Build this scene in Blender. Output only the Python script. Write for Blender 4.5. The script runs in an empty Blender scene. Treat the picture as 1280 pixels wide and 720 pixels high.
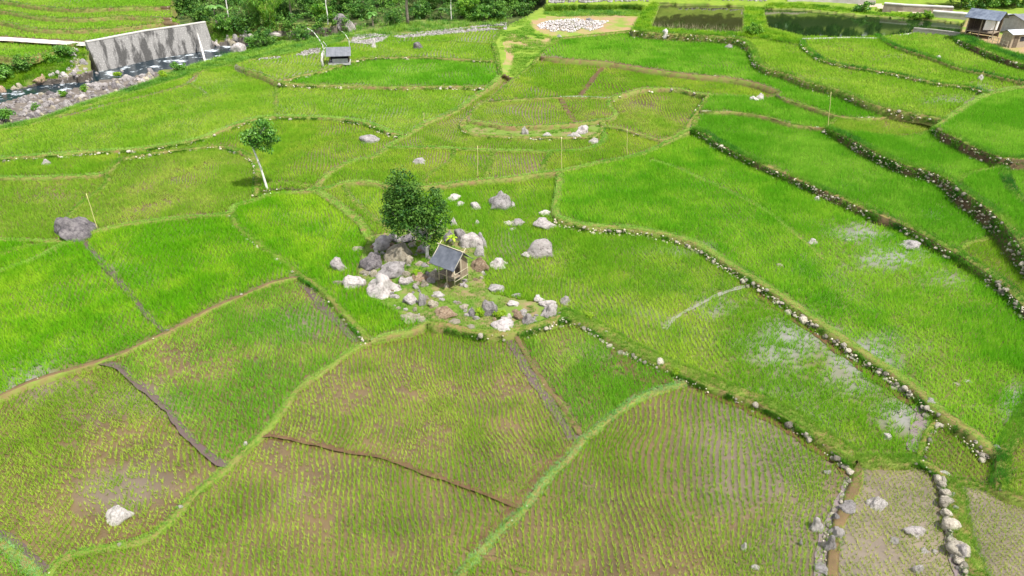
import math, random
import numpy as np
H = 32.0
FPX = 914.0
PIT = math.radians(30)
CP, SP = math.cos(PIT), math.sin(PIT)
U0, U1, V0, V1 = -260, 1540, -120, 860          # surveyed extent of the valley plan
RW, RH = U1-U0, V1-V0

def ray(u, v):
    a = (np.asarray(u, float)-640)/FPX; b = (360-np.asarray(v, float))/FPX
    return a, CP+b*SP, -SP+b*CP
def gp(u, v, z=0.0):
    a, dy, dz = ray(u, v); t = (z-H)/dz
    return a*t, dy*t, z+0*t
def depth_at(u, v, z=0.0):
    a, dy, dz = ray(u, v); return (z-H)/dz        # distance along the view axis
def on_plane(u, v, Y):
    a, dy, dz = ray(u, v); t = Y/dy
    return np.array([a*t, Y, H+dz*t])

# ---- bunds: name: (kind, width m, label, points)  kinds: g grass, s grass with stones, m mud, d ditch, t track
LINES = {
'B1': ('m', 0.34, 'brown muddy bund from the left edge up to the junction left of the rock pile', [(-280,600),(-120,548),(-30,505),(0,493),(30,479),(60,468),(115,452),(150,440),(205,415),(260,386),(320,360),(345,350),(378,344)]),
'B2': ('s', 0.42, 'brown bund with a stone-dotted wet side curving down left of the rock pile', [(290,266),(295,281),(310,294),(330,309),(350,323),(378,344),(398,357),(412,371),(430,390),(448,409),(462,425)]),
'B3': ('g', 0.34, 'light green grass bund winding diagonally from the rock pile to the bottom left corner', [(535,400),(515,411),(490,417),(462,425),(430,444),(400,465),(372,485),(350,515),(335,532),(322,545),(295,572),(275,590),(240,620),(222,640),(195,665),(170,676),(130,684),(90,692),(70,705),(60,722),(45,780),(30,880)]),
'B4': ('d', 0.45, 'winding purple-brown ditch between two sparse plots at the lower left', [(120,452),(150,460),(165,475),(185,490),(205,507),(215,520),(235,545),(250,560),(273,578),(285,582)]),
'B5': ('d', 0.45, 'straight purple-grey ditch between the two bright green plots at left', [(100,296),(120,320),(145,348),(165,370),(185,395),(206,415)]),
'B6': ('d', .38, 'narrow brown water channel crossing the lower centre plots from left to right', [(322,545),(340,544),(380,552),(430,563),(480,572),(530,590),(580,607),(620,622),(645,633),(655,632)]),
'B7': ('m', 0.36, 'straight brown mud bund with a wet side running down from the biggest round boulder', [(640,404),(642,412),(650,428),(662,450),(682,480),(702,505),(716,528),(730,547)]),
'B8': ('g', 0.36, 'pale bluish green grass bund curving down to the bottom centre', [(866,462),(852,478),(832,484),(800,495),(770,515),(745,535),(730,547),(712,570),(690,590),(665,620),(645,645),(620,668),(595,695),(575,720),(540,790),(500,880)]),
'B8b': ('m', 0.31, 'short brown mud bund at the very bottom centre', [(597,693),(625,700),(660,716),(700,740),(760,800),(800,880)]),
'B9': ('s', 1.17, 'wide grassy bund with two rows of pale stones sloping down from the rock pile', [(700,388),(742,405),(778,427),(800,438),(830,452),(860,464),(900,480),(940,494),(985,514),(1020,537),(1050,557),(1072,575)]),
'B9b': ('g', 0.7, 'short thick bright green bund above the narrow stony plot', [(1072,575),(1095,573),(1120,574),(1145,573)]),
'B10': ('s', 0.5, 'low bund lined with dark and pale stones left of the narrow stony plot', [(1072,575),(1074,592),(1067,612),(1058,635),(1048,655),(1043,680),(1040,720),(1035,790),(1028,880)]),
'B11': ('s', 0.47, 'short row of cream stones along the top right of the narrow stony plot', [(1145,573),(1162,580),(1178,592),(1190,602)]),
'B12': ('s', 0.86, 'grassy bund with a big stone facing right of the narrow stony plot', [(1190,600),(1196,622),(1200,650),(1208,680),(1222,712),(1240,750),(1290,880)]),
'B13': ('g', 0.45, 'thin grassy bund above the bottom right corner plot', [(1190,600),(1215,604),(1245,611),(1280,620),(1330,636),(1560,700)]),
'B14': ('s', 0.31, 'short stony bund joining the long diagonal bund to the narrow stony plot', [(1176,512),(1172,522),(1158,542),(1152,558),(1147,573)]),
'B15': ('s', 0.7, 'long stone-faced bund sweeping from the centre down to the lower right', [(695,270),(712,276),(735,281),(785,284),(830,291),(870,303),(900,321),(940,345),(970,364),(1005,388),(1040,412),(1080,440),(1115,462),(1145,484),(1176,512),(1195,525),(1215,537),(1235,555),(1248,568)]),
'B15b': ('g', 0.7, 'short leafy bund curving below the grey boulder at the lower right', [(1248,568),(1255,580),(1254,595),(1246,612)]),
'B16': ('g', 0.78, 'leafy green bund at the right edge beside the silvery wet strip', [(1248,568),(1262,550),(1276,528),(1290,500),(1330,440),(1450,380),(1560,350)]),
'B17': ('s', 0.78, 'long leafy stone-faced bund running from the upper centre to the right edge', [(868,160),(885,168),(900,178),(940,198),(985,217),(1020,232),(1065,252),(1100,267),(1135,281),(1160,294),(1178,304),(1198,315),(1222,330),(1248,347),(1270,366),(1300,395),(1400,440),(1560,480)]),
'B18': ('s', 0.78, 'stone-faced bund with tall dark grass crossing the upper right terraces', [(1035,160),(1060,170),(1085,183),(1110,195),(1135,206),(1160,212),(1180,219),(1198,230),(1210,240),(1235,257),(1255,273),(1272,293),(1285,310),(1330,350),(1560,430)]),
'B19': ('s', 0.78, 'stony bund below the far right green terrace', [(1168,160),(1190,168),(1215,181),(1240,191),(1260,197),(1300,196),(1400,190),(1560,185)]),
'B20': ('g', 0.94, 'bushy green bank dropping steeply at the right edge', [(1250,198),(1256,216),(1264,236),(1280,252),(1330,290),(1560,330)]),
'B20b': ('g', 0.27, 'thin pale grass line between two small right terraces', [(1198,226),(1215,216),(1250,208)]),
'B21': ('g', 0.31, 'short pale grass line closing the terrace near the right edge', [(1198,313),(1212,302),(1250,296),(1276,298)]),
'B22': ('g', 0.62, 'smooth grass bund climbing beside the far right terrace', [(1168,160),(1185,147),(1210,131),(1235,117),(1265,110),(1290,106),(1560,80)]),
'B23': ('s', 0.7, 'stone-faced bund curving around the large upper centre green plot', [(790,38),(828,41),(852,42),(902,45),(928,50),(940,60),(947,76),(960,85),(985,92),(1010,102),(1048,112),(1072,122),(1098,132),(1122,137),(1148,142),(1180,149)]),
'B24': ('s', 0.62, 'dark green stone-faced bund second from the dark pond', [(1003,50),(1005,57),(1015,65),(1030,75),(1060,82),(1090,87),(1120,92),(1150,99),(1175,104),(1210,108),(1235,116)]),
'B25': ('g', 0.62, 'dark green bund directly below the dark pond wall', [(1096,43),(1100,47),(1122,58),(1147,66),(1172,74),(1200,85),(1235,92),(1275,101),(1560,150)]),
'B26': ('s', 1.09, 'dark grassy bank with stones below the village huts', [(1195,46),(1225,59),(1255,71),(1283,80),(1400,110),(1560,140)]),
'B28a': ('g', 0.27, 'thin dotted bund right of the brown lobe in the upper right plots', [(968,118),(985,125),(1010,132),(1048,145)]),
'B28e': ('g', 0.27, 'thin curved grass line above the small dull plot', [(1048,145),(1085,147),(1110,145),(1125,139)]),
'B28f': ('g', 0.31, 'thin grass line around the bottom of the small dull plot', [(1048,145),(1035,160),(1060,164),(1097,168),(1135,170),(1168,162)]),
'B28b': ('g', 0.27, 'faint grass line crossing the upper right green plots', [(873,139),(915,139),(960,146),(992,155),(1035,160)]),
'B28c': ('m', 0.23, 'short brown line at the foot of the upper right stone bund', [(1125,141),(1150,149),(1172,153)]),
'B29': ('m', .4, 'long brown mud bund below the large upper centre green plot', [(675,70),(720,74),(760,77),(815,86),(865,92),(915,97),(945,103),(962,109),(974,115),(962,120),(958,122)]),
'B30': ('d', 0.5, 'brown diagonal ditch between two upper centre plots', [(760,77),(742,98),(725,121)]),
'B31': ('g', 0.31, 'straight pale bund with a short concrete edge in the upper centre', [(602,128),(640,124),(700,121),(762,122)]),
'B32': ('s', 0.47, 'arched grass bund with a row of small pale stones in the upper centre', [(762,122),(790,114),(810,110),(850,111),(865,115),(888,118),(915,119),(958,122)]),
'B33': ('d', 0.5, 'short brown ditch running down from the concrete edge', [(700,122),(708,137),(718,153)]),
'B34': ('g', 0.39, 'grassy bund edging the two small plots above the stony lobe', [(762,122),(762,133),(770,140),(764,148),(747,150),(718,154),(640,157),(600,152),(586,150),(580,149)]),
'B34b': ('s', 0.47, 'curved bund end lined with white stones left of the stony lobe', [(602,128),(592,138),(582,148),(577,156),(583,164),(597,168),(640,170),(700,171),(740,170),(752,162),(752,155)]),
'B35': ('s', 0.47, 'leafy bund looping under the small upper centre paddy', [(760,148),(752,155),(777,160),(810,170),(826,174),(852,166),(861,155),(872,139),(880,127),(886,118)]),
'B36': ('g', 0.55, 'short leafy bund joining the long right bund', [(873,139),(869,150),(868,160)]),
'B37': ('g', 0.7, 'smooth green path bund running diagonally down from the dirt yard', [(625,93),(618,102),(607,110),(580,131),(555,144),(532,153),(510,167),(495,176),(484,184),(468,195),(448,199),(432,204),(415,214),(402,225),(395,236)]),
'B37b': ('g', 0.39, 'short pale bund beside the diagonal path bund', [(665,80),(640,100),(615,121),(602,128)]),
'B38': ('g', 0.47, 'thin straight bund left to right above the bamboo poles', [(484,184),(510,184),(545,184),(595,187),(640,188),(690,189),(727,187),(747,181),(756,172),(752,162)]),
'B39': ('g', 0.47, 'long wavy light green bund passing under the bamboo poles', [(395,236),(412,234),(430,228),(455,226),(480,230),(532,232),(592,225),(640,221),(672,216),(700,213),(722,209),(752,202),(790,195),(812,188),(830,179),(850,168),(868,160)]),
'B40': ('g', 0.62, 'short upright grass bund in the centre leading down to the stone-faced bund', [(700,214),(698,238),(694,258),(695,270)]),
'B41': ('g', 0.31, 'thin slanting grass line behind the round tree', [(567,186),(564,200),(540,216),(526,231)]),
'B41b': ('g', 0.39, 'thin grass line right of the left bamboo pole', [(617,188),(612,205),(607,224)]),
'B41c': ('g', 0.39, 'short leafy bund left of the tall bamboo pole', [(690,189),(682,200),(677,215)]),
'B42': ('g', 0.7, 'grass bund running from the bund junction down to the rock pile', [(395,236),(410,246),(425,257),(450,277),(462,299)]),
'B42b': ('g', 0.35, 'light bund above the bright green plot left of the rock pile', [(395,236),(370,240),(335,243),(318,250),(292,257),(290,266)]),
'B42c': ('g', 0.39, 'thin bund parallel to the rock pile bund left of the round tree', [(430,228),(437,245),(460,267),(480,282),(500,296)]),
'B43': ('g', 0.36, 'bright grass bund above the two bright green plots at left', [(292,257),(287,266),(230,271),(175,277),(125,287),(100,296),(82,299),(62,300),(0,299),(-120,298),(-280,300)]),
'B44': ('g', 0.39, 'thin grass line fanning left below the dark boulder', [(100,296),(75,306),(50,320),(0,338),(-100,362),(-280,395)]),
'B44b': ('g', 0.31, 'short faint grass line beside the dark boulder', [(75,304),(50,306),(25,309),(0,317),(-100,335),(-280,350)]),
'B45': ('g', 0.39, 'thin pale bund above the dark boulder slanting up to the right', [(78,300),(85,278),(90,264),(105,250),(125,237),(135,224),(130,217)]),
'B45b': ('g', 0.47, 'low grass bund between two dull plots at the left edge', [(130,217),(100,219),(50,221),(0,221),(-120,222),(-280,224)]),
'B45c': ('g', 0.47, 'short bund climbing to the pale stones on the left', [(130,217),(143,206),(150,198)]),
'B46': ('s', 0.62, 'long bund with pale stones sweeping across the upper left', [(-280,225),(-120,208),(0,197),(70,192),(110,189),(175,185),(212,180),(250,172),(282,160),(320,147),(345,145),(402,146),(445,150),(470,157),(492,166),(505,168)]),
'B47': ('s', 0.55, 'stone-dotted bund arching from the left down to the white trunk tree', [(150,198),(195,190),(250,183),(275,182),(300,189),(320,202),(322,222),(320,245)]),
'B47b': ('g', 0.47, 'short grass bund between the white trunk tree and the bund junction', [(320,235),(330,232),(360,228),(385,233),(395,236)]),
'B48': ('s', 0.55, 'straight bund with small pale stones below the upper left green plot', [(347,102),(380,105),(420,106),(495,108),(560,107),(607,109)]),
'B49': ('s', 0.47, 'thin bund with pale stones level with the small grey hut', [(347,102),(375,94),(407,87),(430,79),(455,73),(495,71),(532,71),(570,73),(600,75),(621,75)]),
'B50': ('g', 0.39, 'short thin bund left of the upper left green plot', [(347,102),(333,95),(320,90),(300,85),(290,80)]),
'B50b': ('g', 0.23, 'faint upright grass line in the upper left', [(346,103),(345,120),(344,145)]),
'B51': ('g', 0.47, 'curved grass bund at the end of the stone rubble strip', [(634,33),(625,40),(617,52),(620,62),(622,75),(624,86),(625,93)]),
'B52b': ('g', 0.27, 'thin dotted line in the farthest centre left plot', [(500,52),(537,51),(575,52),(615,54)]),
'B53': ('g', 0.47, 'pale bund from the white block at the dirt yard', [(700,47),(690,55),(675,68),(665,80)]),
'B54': ('g', 0.39, 'grass edge below the stone heap', [(700,47),(730,44),(760,41),(790,38)]),
'B55': ('g', 0.78, 'rough grass bank above the stony river shore', [(-280,205),(-120,182),(0,162),(50,152),(100,134),(150,120),(212,101),(262,86),(290,80),(320,73),(350,68),(375,64),(400,56),(440,52),(470,46),(520,42),(580,36),(634,33)]),
'B56': ('m', 0.39, 'narrow brown strip beside the river bank plots', [(75,147),(110,137),(150,127),(200,115),(235,104),(250,88)]),
'B56b': ('g', 0.31, 'short pale curved bund on the upper left', [(235,104),(250,112),(258,120)]),
'B57': ('g', 0.4, 'bluish green grass bund in the bottom left corner', [(-280,600),(-100,640),(-20,668),(0,678),(20,692),(40,712),(60,735)]),
'B58': ('g', 0.35, 'faint pale grass line across the big right plot', [(815,200),(852,212),(877,224),(915,241),(960,265),(985,285),(1010,305),(1030,325)]),
'B60': ('s', .6, 'brown and stony front edge of the rocky mound below the shelter', [(535,402),(556,405),(580,410),(600,413),(620,414),(645,411),(662,408),(685,401),(700,394)]),
'B59': ('d', 0.35, 'silvery water track curving inside the centre right plot', [(830,412),(842,399),(870,383),(900,368),(935,357)]),
'D1': ('d', .75, 'dark purple wet channel along the lower left side of the stone-dotted brown bund', [(376,352),(392,368),(408,388),(428,408),(448,427)]),
'D2': ('d', .8, 'purple-brown wet channel left of the straight mud bund', [(637,424),(646,440),(664,468),(684,498),(702,524),(718,550)]),
'D3': ('d', .7, 'dark brown wet channel left of the pale bluish bund', [(722,556),(700,572),(680,592),(656,618),(640,638),(615,662),(588,690)]),
'D5': ('d', .9, 'dark wet channel under the stones of the wide grassy bund', [(712,402),(738,412),(764,430),(782,450),(790,466),(812,474),(838,476)]),
'D5b': ('d', 1.0, 'brown wet channel below the lower half of the wide grassy bund', [(874,482),(905,496),(940,512),(980,532),(1015,555),(1042,572),(1062,590)]),
'D6': ('d', 1.0, 'dark brown wet channel under the long stone-faced bund', [(930,352),(965,378),(1000,402),(1040,430),(1080,460),(1115,484),(1145,506)]),
'D6b': ('d', .9, 'lilac pool of open water at the lower tip of the centre right plot', [(1142,505),(1156,519),(1152,536),(1146,552),(1143,566)]),
'D7': ('d', .55, 'lilac wet channel left of the big stone facing', [(1168,590),(1179,604),(1184,628),(1187,655),(1192,690),(1202,730),(1225,800)]),
'D8': ('d', .55, 'lilac wet channel left of the stony bund at bottom right', [(1063,600),(1056,622),(1042,645),(1032,668),(1028,700),(1020,760)]),
'D9': ('d', .5, 'purple wet channel beside the bluish bund in the bottom left corner', [(-60,650),(0,668),(24,684),(46,704),(56,716)]),
'D10': ('d', .4, 'dark brown wet edge along the lower winding grass bund', [(205,650),(180,664),(150,674),(115,682)]),
'C1': ('w', 0.35, 'thin white irrigation channel edge on the far left bank', [(-280,30),(-120,40),(0,46),(64,50),(108,53)]),
'C2': ('g', 0.39, 'lowest grass terrace lip on the far left hillside', [(-280,20),(0,27),(40,35),(90,37),(140,35),(170,32),(210,28),(227,31)]),
'C3': ('g', 0.39, 'middle grass terrace lip on the far left hillside', [(-280,8),(0,13),(50,21),(100,23),(150,20),(190,22),(218,23)]),
'C4': ('g', 0.39, 'topmost visible grass terrace lip on the far left hillside', [(-280,-8),(0,1),(50,8),(100,11),(150,9),(218,9)]),
'C5': ('g', 0.39, 'far terrace lip just above the picture edge on the left', [(-280,-20),(0,-12),(80,-4),(218,-2)]),
'C6': ('g', 0.55, 'grassy lip of the small terrace on the far left river bank', [(-280,50),(0,70),(30,72),(60,66),(85,56),(100,53)]),
}
OPEN_OK = set()
# ---- special ground patches (painted over the plan): name, z (number or function of u,v), material, polygon
def lerp(a, b, t): return a+(b-a)*t
REG = [
('forest_floor', lambda u, v: np.where(v < 20, np.interp(v, [-120, -20, 20], [14, 3, .6]), np.interp(v, [20, 45], [.6, -.2])), 'forest', [(213,-120),(213,20),(225,30),(262,30),(300,42),(360,50),(400,56),(440,52),(470,46),(520,42),(580,36),(634,33),(660,20),(680,8),(684,-120)]),
('bank_left', lambda u, v: np.interp(v, [60, 112], [1.2, -3.0]), 'bank', [(-260,75),(0,71),(30,73),(60,67),(85,57),(108,53),(114,88),(81,97),(54,101),(29,110),(0,117),(-260,170)]),
('far_bank', lambda u, v: np.interp(v, [28, 60], [1.5, -3.0]), 'bank', [(255,28),(300,30),(420,30),(440,30),(425,38),(345,45),(310,46),(290,50),(262,57)]),
('river', -3.2, 'bed', [(-260,172),(0,117),(29,110),(54,101),(81,97),(115,90),(108,52),(150,44),(182,38),(255,28),(263,57),(290,50),(310,45),(345,40),(380,38),(425,33),(445,30),(445,38),(430,44),(380,50),(345,53),(325,55),(300,62),(285,68),(260,76),(230,85),(200,88),(180,93),(153,97),(126,100),(101,108),(76,115),(36,118),(0,129),(-260,196)]),
('shore', lambda u, v: -2.7+0*u, 'bed', [(-260,197),(0,129),(36,118),(76,115),(101,108),(126,100),(153,97),(180,93),(205,88),(192,100),(150,114),(100,130),(50,148),(0,158),(-260,203)]),
('near_bank', lambda u, v: np.interp(u, [300, 350, 430], [-1.4, .2, 2.2]), 'bank', [(-260,203),(0,158),(50,148),(100,130),(150,114),(192,100),(205,88),(230,85),(260,76),(285,68),(300,62),(325,55),(345,53),(380,50),(430,44),(470,34),(520,26),(634,31),(580,36),(520,42),(470,46),(440,52),(400,56),(375,64),(350,68),(320,73),(290,79),(262,86),(212,101),(150,120),(100,134),(50,152),(0,162),(-260,207)]),
('mound', .68, 'mound', [(462,296),(452,318),(447,345),(462,372),(495,390),(520,402),(545,402),(580,410),(620,414),(660,408),(690,400),(712,396),(702,386),(668,378),(640,374),(614,368),(603,350),(606,325),(603,300),(580,288),(540,285),(500,288)]),
('meadow', lambda u, v: np.interp(v, [35, 98], [3.3, 1.7]), 'grass', [(634,33),(660,20),(684,4),(700,6),(790,4),(806,10),(812,36),(790,37),(760,41),(730,44),(700,47),(690,55),(675,68),(665,80),(640,98),(626,92),(622,75),(619,52),(626,40)]),
('yard', 3.3, 'dirt', [(660,33),(664,26),(690,21),(760,18),(812,24),(806,35),(790,37),(760,41),(730,44),(702,46),(680,44)]),
('footpath', lambda u, v: np.interp(v, [35, 98], [3.3, 1.7]), 'dirt', [(636,42),(648,44),(672,50),(690,46),(688,54),(674,64),(650,60),(640,62),(642,74),(636,92),(624,91),(632,72),(628,55)]),
('farland', lambda u, v: np.interp(v, [-120, 0, 12], [22, 4.9, 4.3]), 'grass', [(684,-120),(684,8),(740,4),(815,3),(930,8),(955,10),(1000,7),(1100,20),(1150,22),(1200,20),(1290,24),(1290,20),(1540,30),(1540,-120)]),
('pond_side', 4.25, 'grass', [(806,10),(815,3),(940,5),(958,10),(952,38),(1003,50),(1000,56),(960,48),(930,46),(900,44),(852,41),(812,38),(790,37)]),
('fish_pond', 3.95, 'bank', [(813,34),(824,4),(870,6),(930,8),(930,40),(880,38)]),
('dark_pond', 3.95, 'bank', [(954,10),(1000,12),(1060,18),(1120,22),(1160,24),(1210,30),(1208,40),(1195,44),(1140,38),(1142,42),(1100,46),(1060,47),(1005,46),(960,34)]),
('village', 5.6, 'dirt', [(1200,40),(1206,26),(1215,20),(1290,24),(1540,20),(1540,130),(1400,104),(1283,73),(1255,64),(1225,50),(1198,46)]),
('road', 4.75, 'road', [(930,-4),(1000,-1),(1030,0),(1130,16),(1210,20),(1210,17),(1130,11),(1060,0),(1000,-12),(930,-12)]),
]
def smooth_line(pts, step):
    P = np.array(pts, float)
    Q = np.vstack([2*P[0]-P[1], P, 2*P[-1]-P[-2]]); out = []
    for i in range(1, len(Q)-2):
        p0, p1, p2, p3 = Q[i-1], Q[i], Q[i+1], Q[i+2]
        n = max(2, int(np.hypot(*(p2-p1))/step)); t = np.linspace(0, 1, n, endpoint=False)[:, None]
        # centripetal-like tension to avoid overshoot
        m1 = (p2-p0)*.5; m2 = (p3-p1)*.5; L = np.hypot(*(p2-p1))
        for m in (m1, m2):
            k = np.hypot(*m)
            if k > L: m *= L/k
        out.append((2*t**3-3*t**2+1)*p1+(t**3-2*t**2+t)*m1+(-2*t**3+3*t**2)*p2+(t**3-t**2)*m2)
    out.append(P[-1:]); return np.vstack(out)

def poly_mask(poly):
    P = np.array(poly, float); m = np.zeros((RH, RW), bool)
    xs = np.arange(RW)+U0+.5
    for r in range(RH):
        y = r+V0+.5; xc = []
        for i in range(len(P)):
            (x1, y1), (x2, y2) = P[i], P[(i+1) % len(P)]
            if (y1 <= y) != (y2 <= y): xc.append(x1+(y-y1)/(y2-y1)*(x2-x1))
        xc.sort()
        for a, b in zip(xc[::2], xc[1::2]):
            m[r, max(0, int(math.ceil(a-U0-.5))):max(0, int(math.floor(b-U0-.5))+1)] = True
    return m

def raster_components():
    wall = np.zeros((RH, RW), bool)
    for k, (kind, w, lab, pts) in LINES.items():
        S = smooth_line(pts, .4)
        for dx in (0, 1):
            for dy in (0, 1):
                x = np.floor(S[:, 0]-U0).astype(int)+dx; y = np.floor(S[:, 1]-V0).astype(int)+dy
                ok = (x >= 0) & (x < RW) & (y >= 0) & (y < RH); wall[y[ok], x[ok]] = True
    for name, z, mat, poly in REG: wall |= poly_mask(poly)
    lab = np.where(wall, -1, 0).astype(np.int32)
    # run-based connected components
    parent = [0]; runs_prev = []
    def find(a):
        while parent[a] != a: parent[a] = parent[parent[a]]; a = parent[a]
        return a
    for r in range(RH):
        row = ~wall[r]; d = np.diff(np.concatenate([[0], row.view(np.int8), [0]]))
        st = np.nonzero(d == 1)[0]; en = np.nonzero(d == -1)[0]; runs = []
        j = 0
        for s, e in zip(st, en):
            cur = 0
            for (ps, pe, pl) in runs_prev:
                if pe <= s: continue
                if ps >= e: break
                a = find(pl)
                if cur == 0: cur = a
                elif cur != a: parent[max(a, cur)] = min(a, cur); cur = min(a, cur)
            if cur == 0: cur = len(parent); parent.append(cur)
            runs.append((s, e, cur)); lab[r, s:e] = cur
        runs_prev = runs
    root = np.array([find(i) for i in range(len(parent))]); m = lab > 0
    lab[m] = root[lab[m]]; lab[~m] = 0
    return lab
# ---- plots: seed, level, style, row angle, label of the crop
FIELDS = [
((118,4),4.6,'F',100,'strip of young rice on the topmost visible terrace of the far left hillside'),
((107,14),3.8,'F',100,'strip of young rice on the second terrace down the far left hillside'),
((60,29),3.0,'F',100,'strip of young rice on the third terrace down the far left hillside'),
((60,43),2.2,'F',100,'rice on the terrace just above the white irrigation channel'),
((34,59),1.1,'F',100,'small rice strip between the irrigation channel and the river bank'),
((474,62),2.2,'G',90,'dull green rice in the plot between the rubble strip and the small grey hut'),
((509,91),1.8,'L',90,'bright green rice in the plot below the small grey hut'),
((466,129),1.35,'G',90,'dull green rice below the straight bund with small pale stones'),
((189,145),1.3,'G',85,'smooth green rice in the big plot beside the stony river shore'),
((360,180),.95,'M',95,'yellowish rice in the plot around the white trunk tree'),
((200,230),.65,'S2',95,'sparse yellow green rice between the dark boulder and the white trunk tree'),
((40,250),.6,'S2',90,'patchy brownish rice behind the dark boulder at the left edge'),
((491,209),.9,'M',92,'yellow green rice in the tongue plot behind the round tree'),
((578,209),.9,'M',92,'rice in the little plot left of the first bamboo pole'),
((645,204),.95,'S2',92,'sparse rice in the little square plot between two bamboo poles'),
((754,187),1.1,'M',92,'rice in the little plot around the third bamboo pole'),
((540,175),1.05,'S2',92,'yellow green rice strip running diagonally under the stony lobe'),
((654,140),1.75,'S2',88,'yellow green rice in the small plot above the stony lobe'),
((735,136),1.75,'S2',80,'rice in the smallest plot with a brown end below the concrete edge'),
((810,146),1.4,'S2',90,'rusty yellow rice in the small rounded plot under the arched bund'),
((690,99),2.0,'M',92,'yellow green rice left of the diagonal brown ditch'),
((835,103),2.0,'M',92,'yellow green rice in the long plot right of the diagonal brown ditch'),
((885,81),2.9,'L',95,'smooth bright green rice in the large plot below the fish pond'),
((1080,100),3.9,'F2',95,'green rice with silvery patches in the second terrace down from the dark pond'),
((1060,65),4.3,'F2',95,'green rice in the first terrace below the dark pond'),
((1180,62),4.75,'F',95,'bright green rice in the terrace nearest the village huts'),
((963,136),2.3,'L',95,'green rice in the curved plot right of the rounded rusty plot'),
((1105,157),2.6,'S2',95,'yellowish rice in the small dull plot with bamboo pole'),
((1154,146),3.2,'M',95,'sliver of rice at the foot of the upper right stone bund'),
((1075,220),1.75,'L',98,'bright green rice between the two long leafy bunds on the right'),
((1130,190),2.9,'L',98,'bright green rice in the terrace under the smooth far right plot'),
((1246,240),3.3,'L',98,'dark green rice in the small right terrace below the bushy bank'),
((1241,154),4.1,'L',100,'dark green rice in the far right terrace behind the climbing bund'),
((1250,324),1.7,'M',105,'rice in the triangular terrace near the right edge'),
((1038,336),.95,'L2',100,'tall bright green rice in the biggest plot on the right with silvery gaps'),
((836,382),.42,'M2',100,'green rice thinning into silvery water in the centre right plot'),
((444,262),.8,'M',95,'narrow strip of rice left of the round tree'),
((401,314),.5,'L3',100,'bright green rice in the plot left of the rock pile'),
((231,330),.45,'L3',100,'bright green rice right of the straight purple ditch'),
((80,394),.4,'L3',100,'bright green rice left of the straight purple ditch'),
((28,305),.5,'L3',100,'small sliver of bright rice left of the dark boulder'),
((28,319),.45,'L3',100,'narrow bright rice strip below the dark boulder'),
((302,452),.2,'S3',100,'half grown rice between the winding ditch and the light green bund'),
((112,581),.05,'S4',98,'sparse rice on brown mud around the white wedge rock'),
((540,500),.1,'S',98,'short rice in rows on the brown plot below the rock pile'),
((760,480),.15,'S3',98,'short rice in the narrow plot right of the straight mud bund'),
((860,617),0,'S',80,'curving rows of rice seedlings in the big bottom plot right of centre'),
((389,652),0,'S',97,'short yellow green rice in rows on the bottom left centre plot'),
((1202,567),.35,'S2',95,'yellow green rice in the little plot left of the grey boulder'),
((1127,655),.1,'W',92,'thin rice seedlings in the wet grey plot with white rocks'),
((1241,661),.35,'W',95,'thin rice seedlings in the wet bottom right corner plot'),
((1268,579),.8,'S2',90,'yellow rice in the small plot at the right edge'),
((15,705),0,'S3',95,'rice in the bottom left corner behind the bluish bund'),
((614,710),0,'S',95,'dark seedlings in the tiny corner plot at the bottom centre'),
]
EXTRA = [((665,163), 1.3, 'mound'), ((1024,12), 4.4, 'grass'), ((1180,23), 4.4, 'grass')]
# style: across, along, height, radius, blades, blade width, keep, deep colour, light colour, ground
STY = {
'L': (.32,.17,.40,.16,8,.050,1.0,(.130,.390,.014),(.275,.530,.045),'wet_green'),
'L2':(.32,.17,.42,.16,8,.050,.99,(.135,.410,.012),(.310,.560,.035),'wet_green'),
'L3':(.33,.17,.42,.12,8,.048,.99,(.150,.430,.008),(.370,.600,.030),'wet_green'),
'M': (.30,.17,.32,.11,8,.046,.99,(.200,.420,.020),(.390,.550,.050),'mud'),
'M2':(.30,.17,.36,.11,8,.046,.99,(.190,.430,.018),(.410,.590,.050),'wet_green'),
'G': (.34,.19,.28,.17,8,.056,1.0,(.215,.430,.024),(.380,.550,.055),'wet_green'),
'F': (.40,.26,.32,.24,8,.080,1.0,(.200,.430,.025),(.340,.530,.055),'mud'),
'F2':(.40,.25,.34,.20,8,.075,.99,(.215,.430,.024),(.370,.550,.055),'wet_green'),
'S': (.285,.15,.25,.045,8,.040,.99,(.230,.430,.024),(.460,.600,.085),'mud'),
'S2':(.28,.16,.28,.075,8,.044,.99,(.225,.430,.026),(.420,.560,.075),'mud'),
'S3':(.28,.155,.32,.070,8,.040,.98,(.170,.430,.020),(.410,.590,.075),'mud'),
'S4':(.29,.16,.27,.055,8,.040,.96,(.225,.410,.024),(.450,.580,.080),'mud'),
'W': (.27,.16,.24,.048,6,.034,.98,(.270,.390,.045),(.500,.560,.110),'wet'),
}
# places where the crop thins: u, v, ru, rv, how much is lost
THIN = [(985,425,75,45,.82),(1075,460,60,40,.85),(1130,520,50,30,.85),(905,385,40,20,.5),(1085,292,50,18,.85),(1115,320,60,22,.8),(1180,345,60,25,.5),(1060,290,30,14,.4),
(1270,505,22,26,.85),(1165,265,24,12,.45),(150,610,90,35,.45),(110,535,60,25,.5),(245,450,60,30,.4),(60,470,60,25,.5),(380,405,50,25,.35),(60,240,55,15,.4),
(1225,110,20,8,.6),(1180,125,40,8,.6),(1100,70,50,8,.3),(780,455,35,20,.35),(1050,620,30,60,.45),(960,600,80,60,.25),(1160,640,22,60,.3),(300,500,50,30,.25),(700,330,60,20,.2),(870,310,40,14,.4)]

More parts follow.
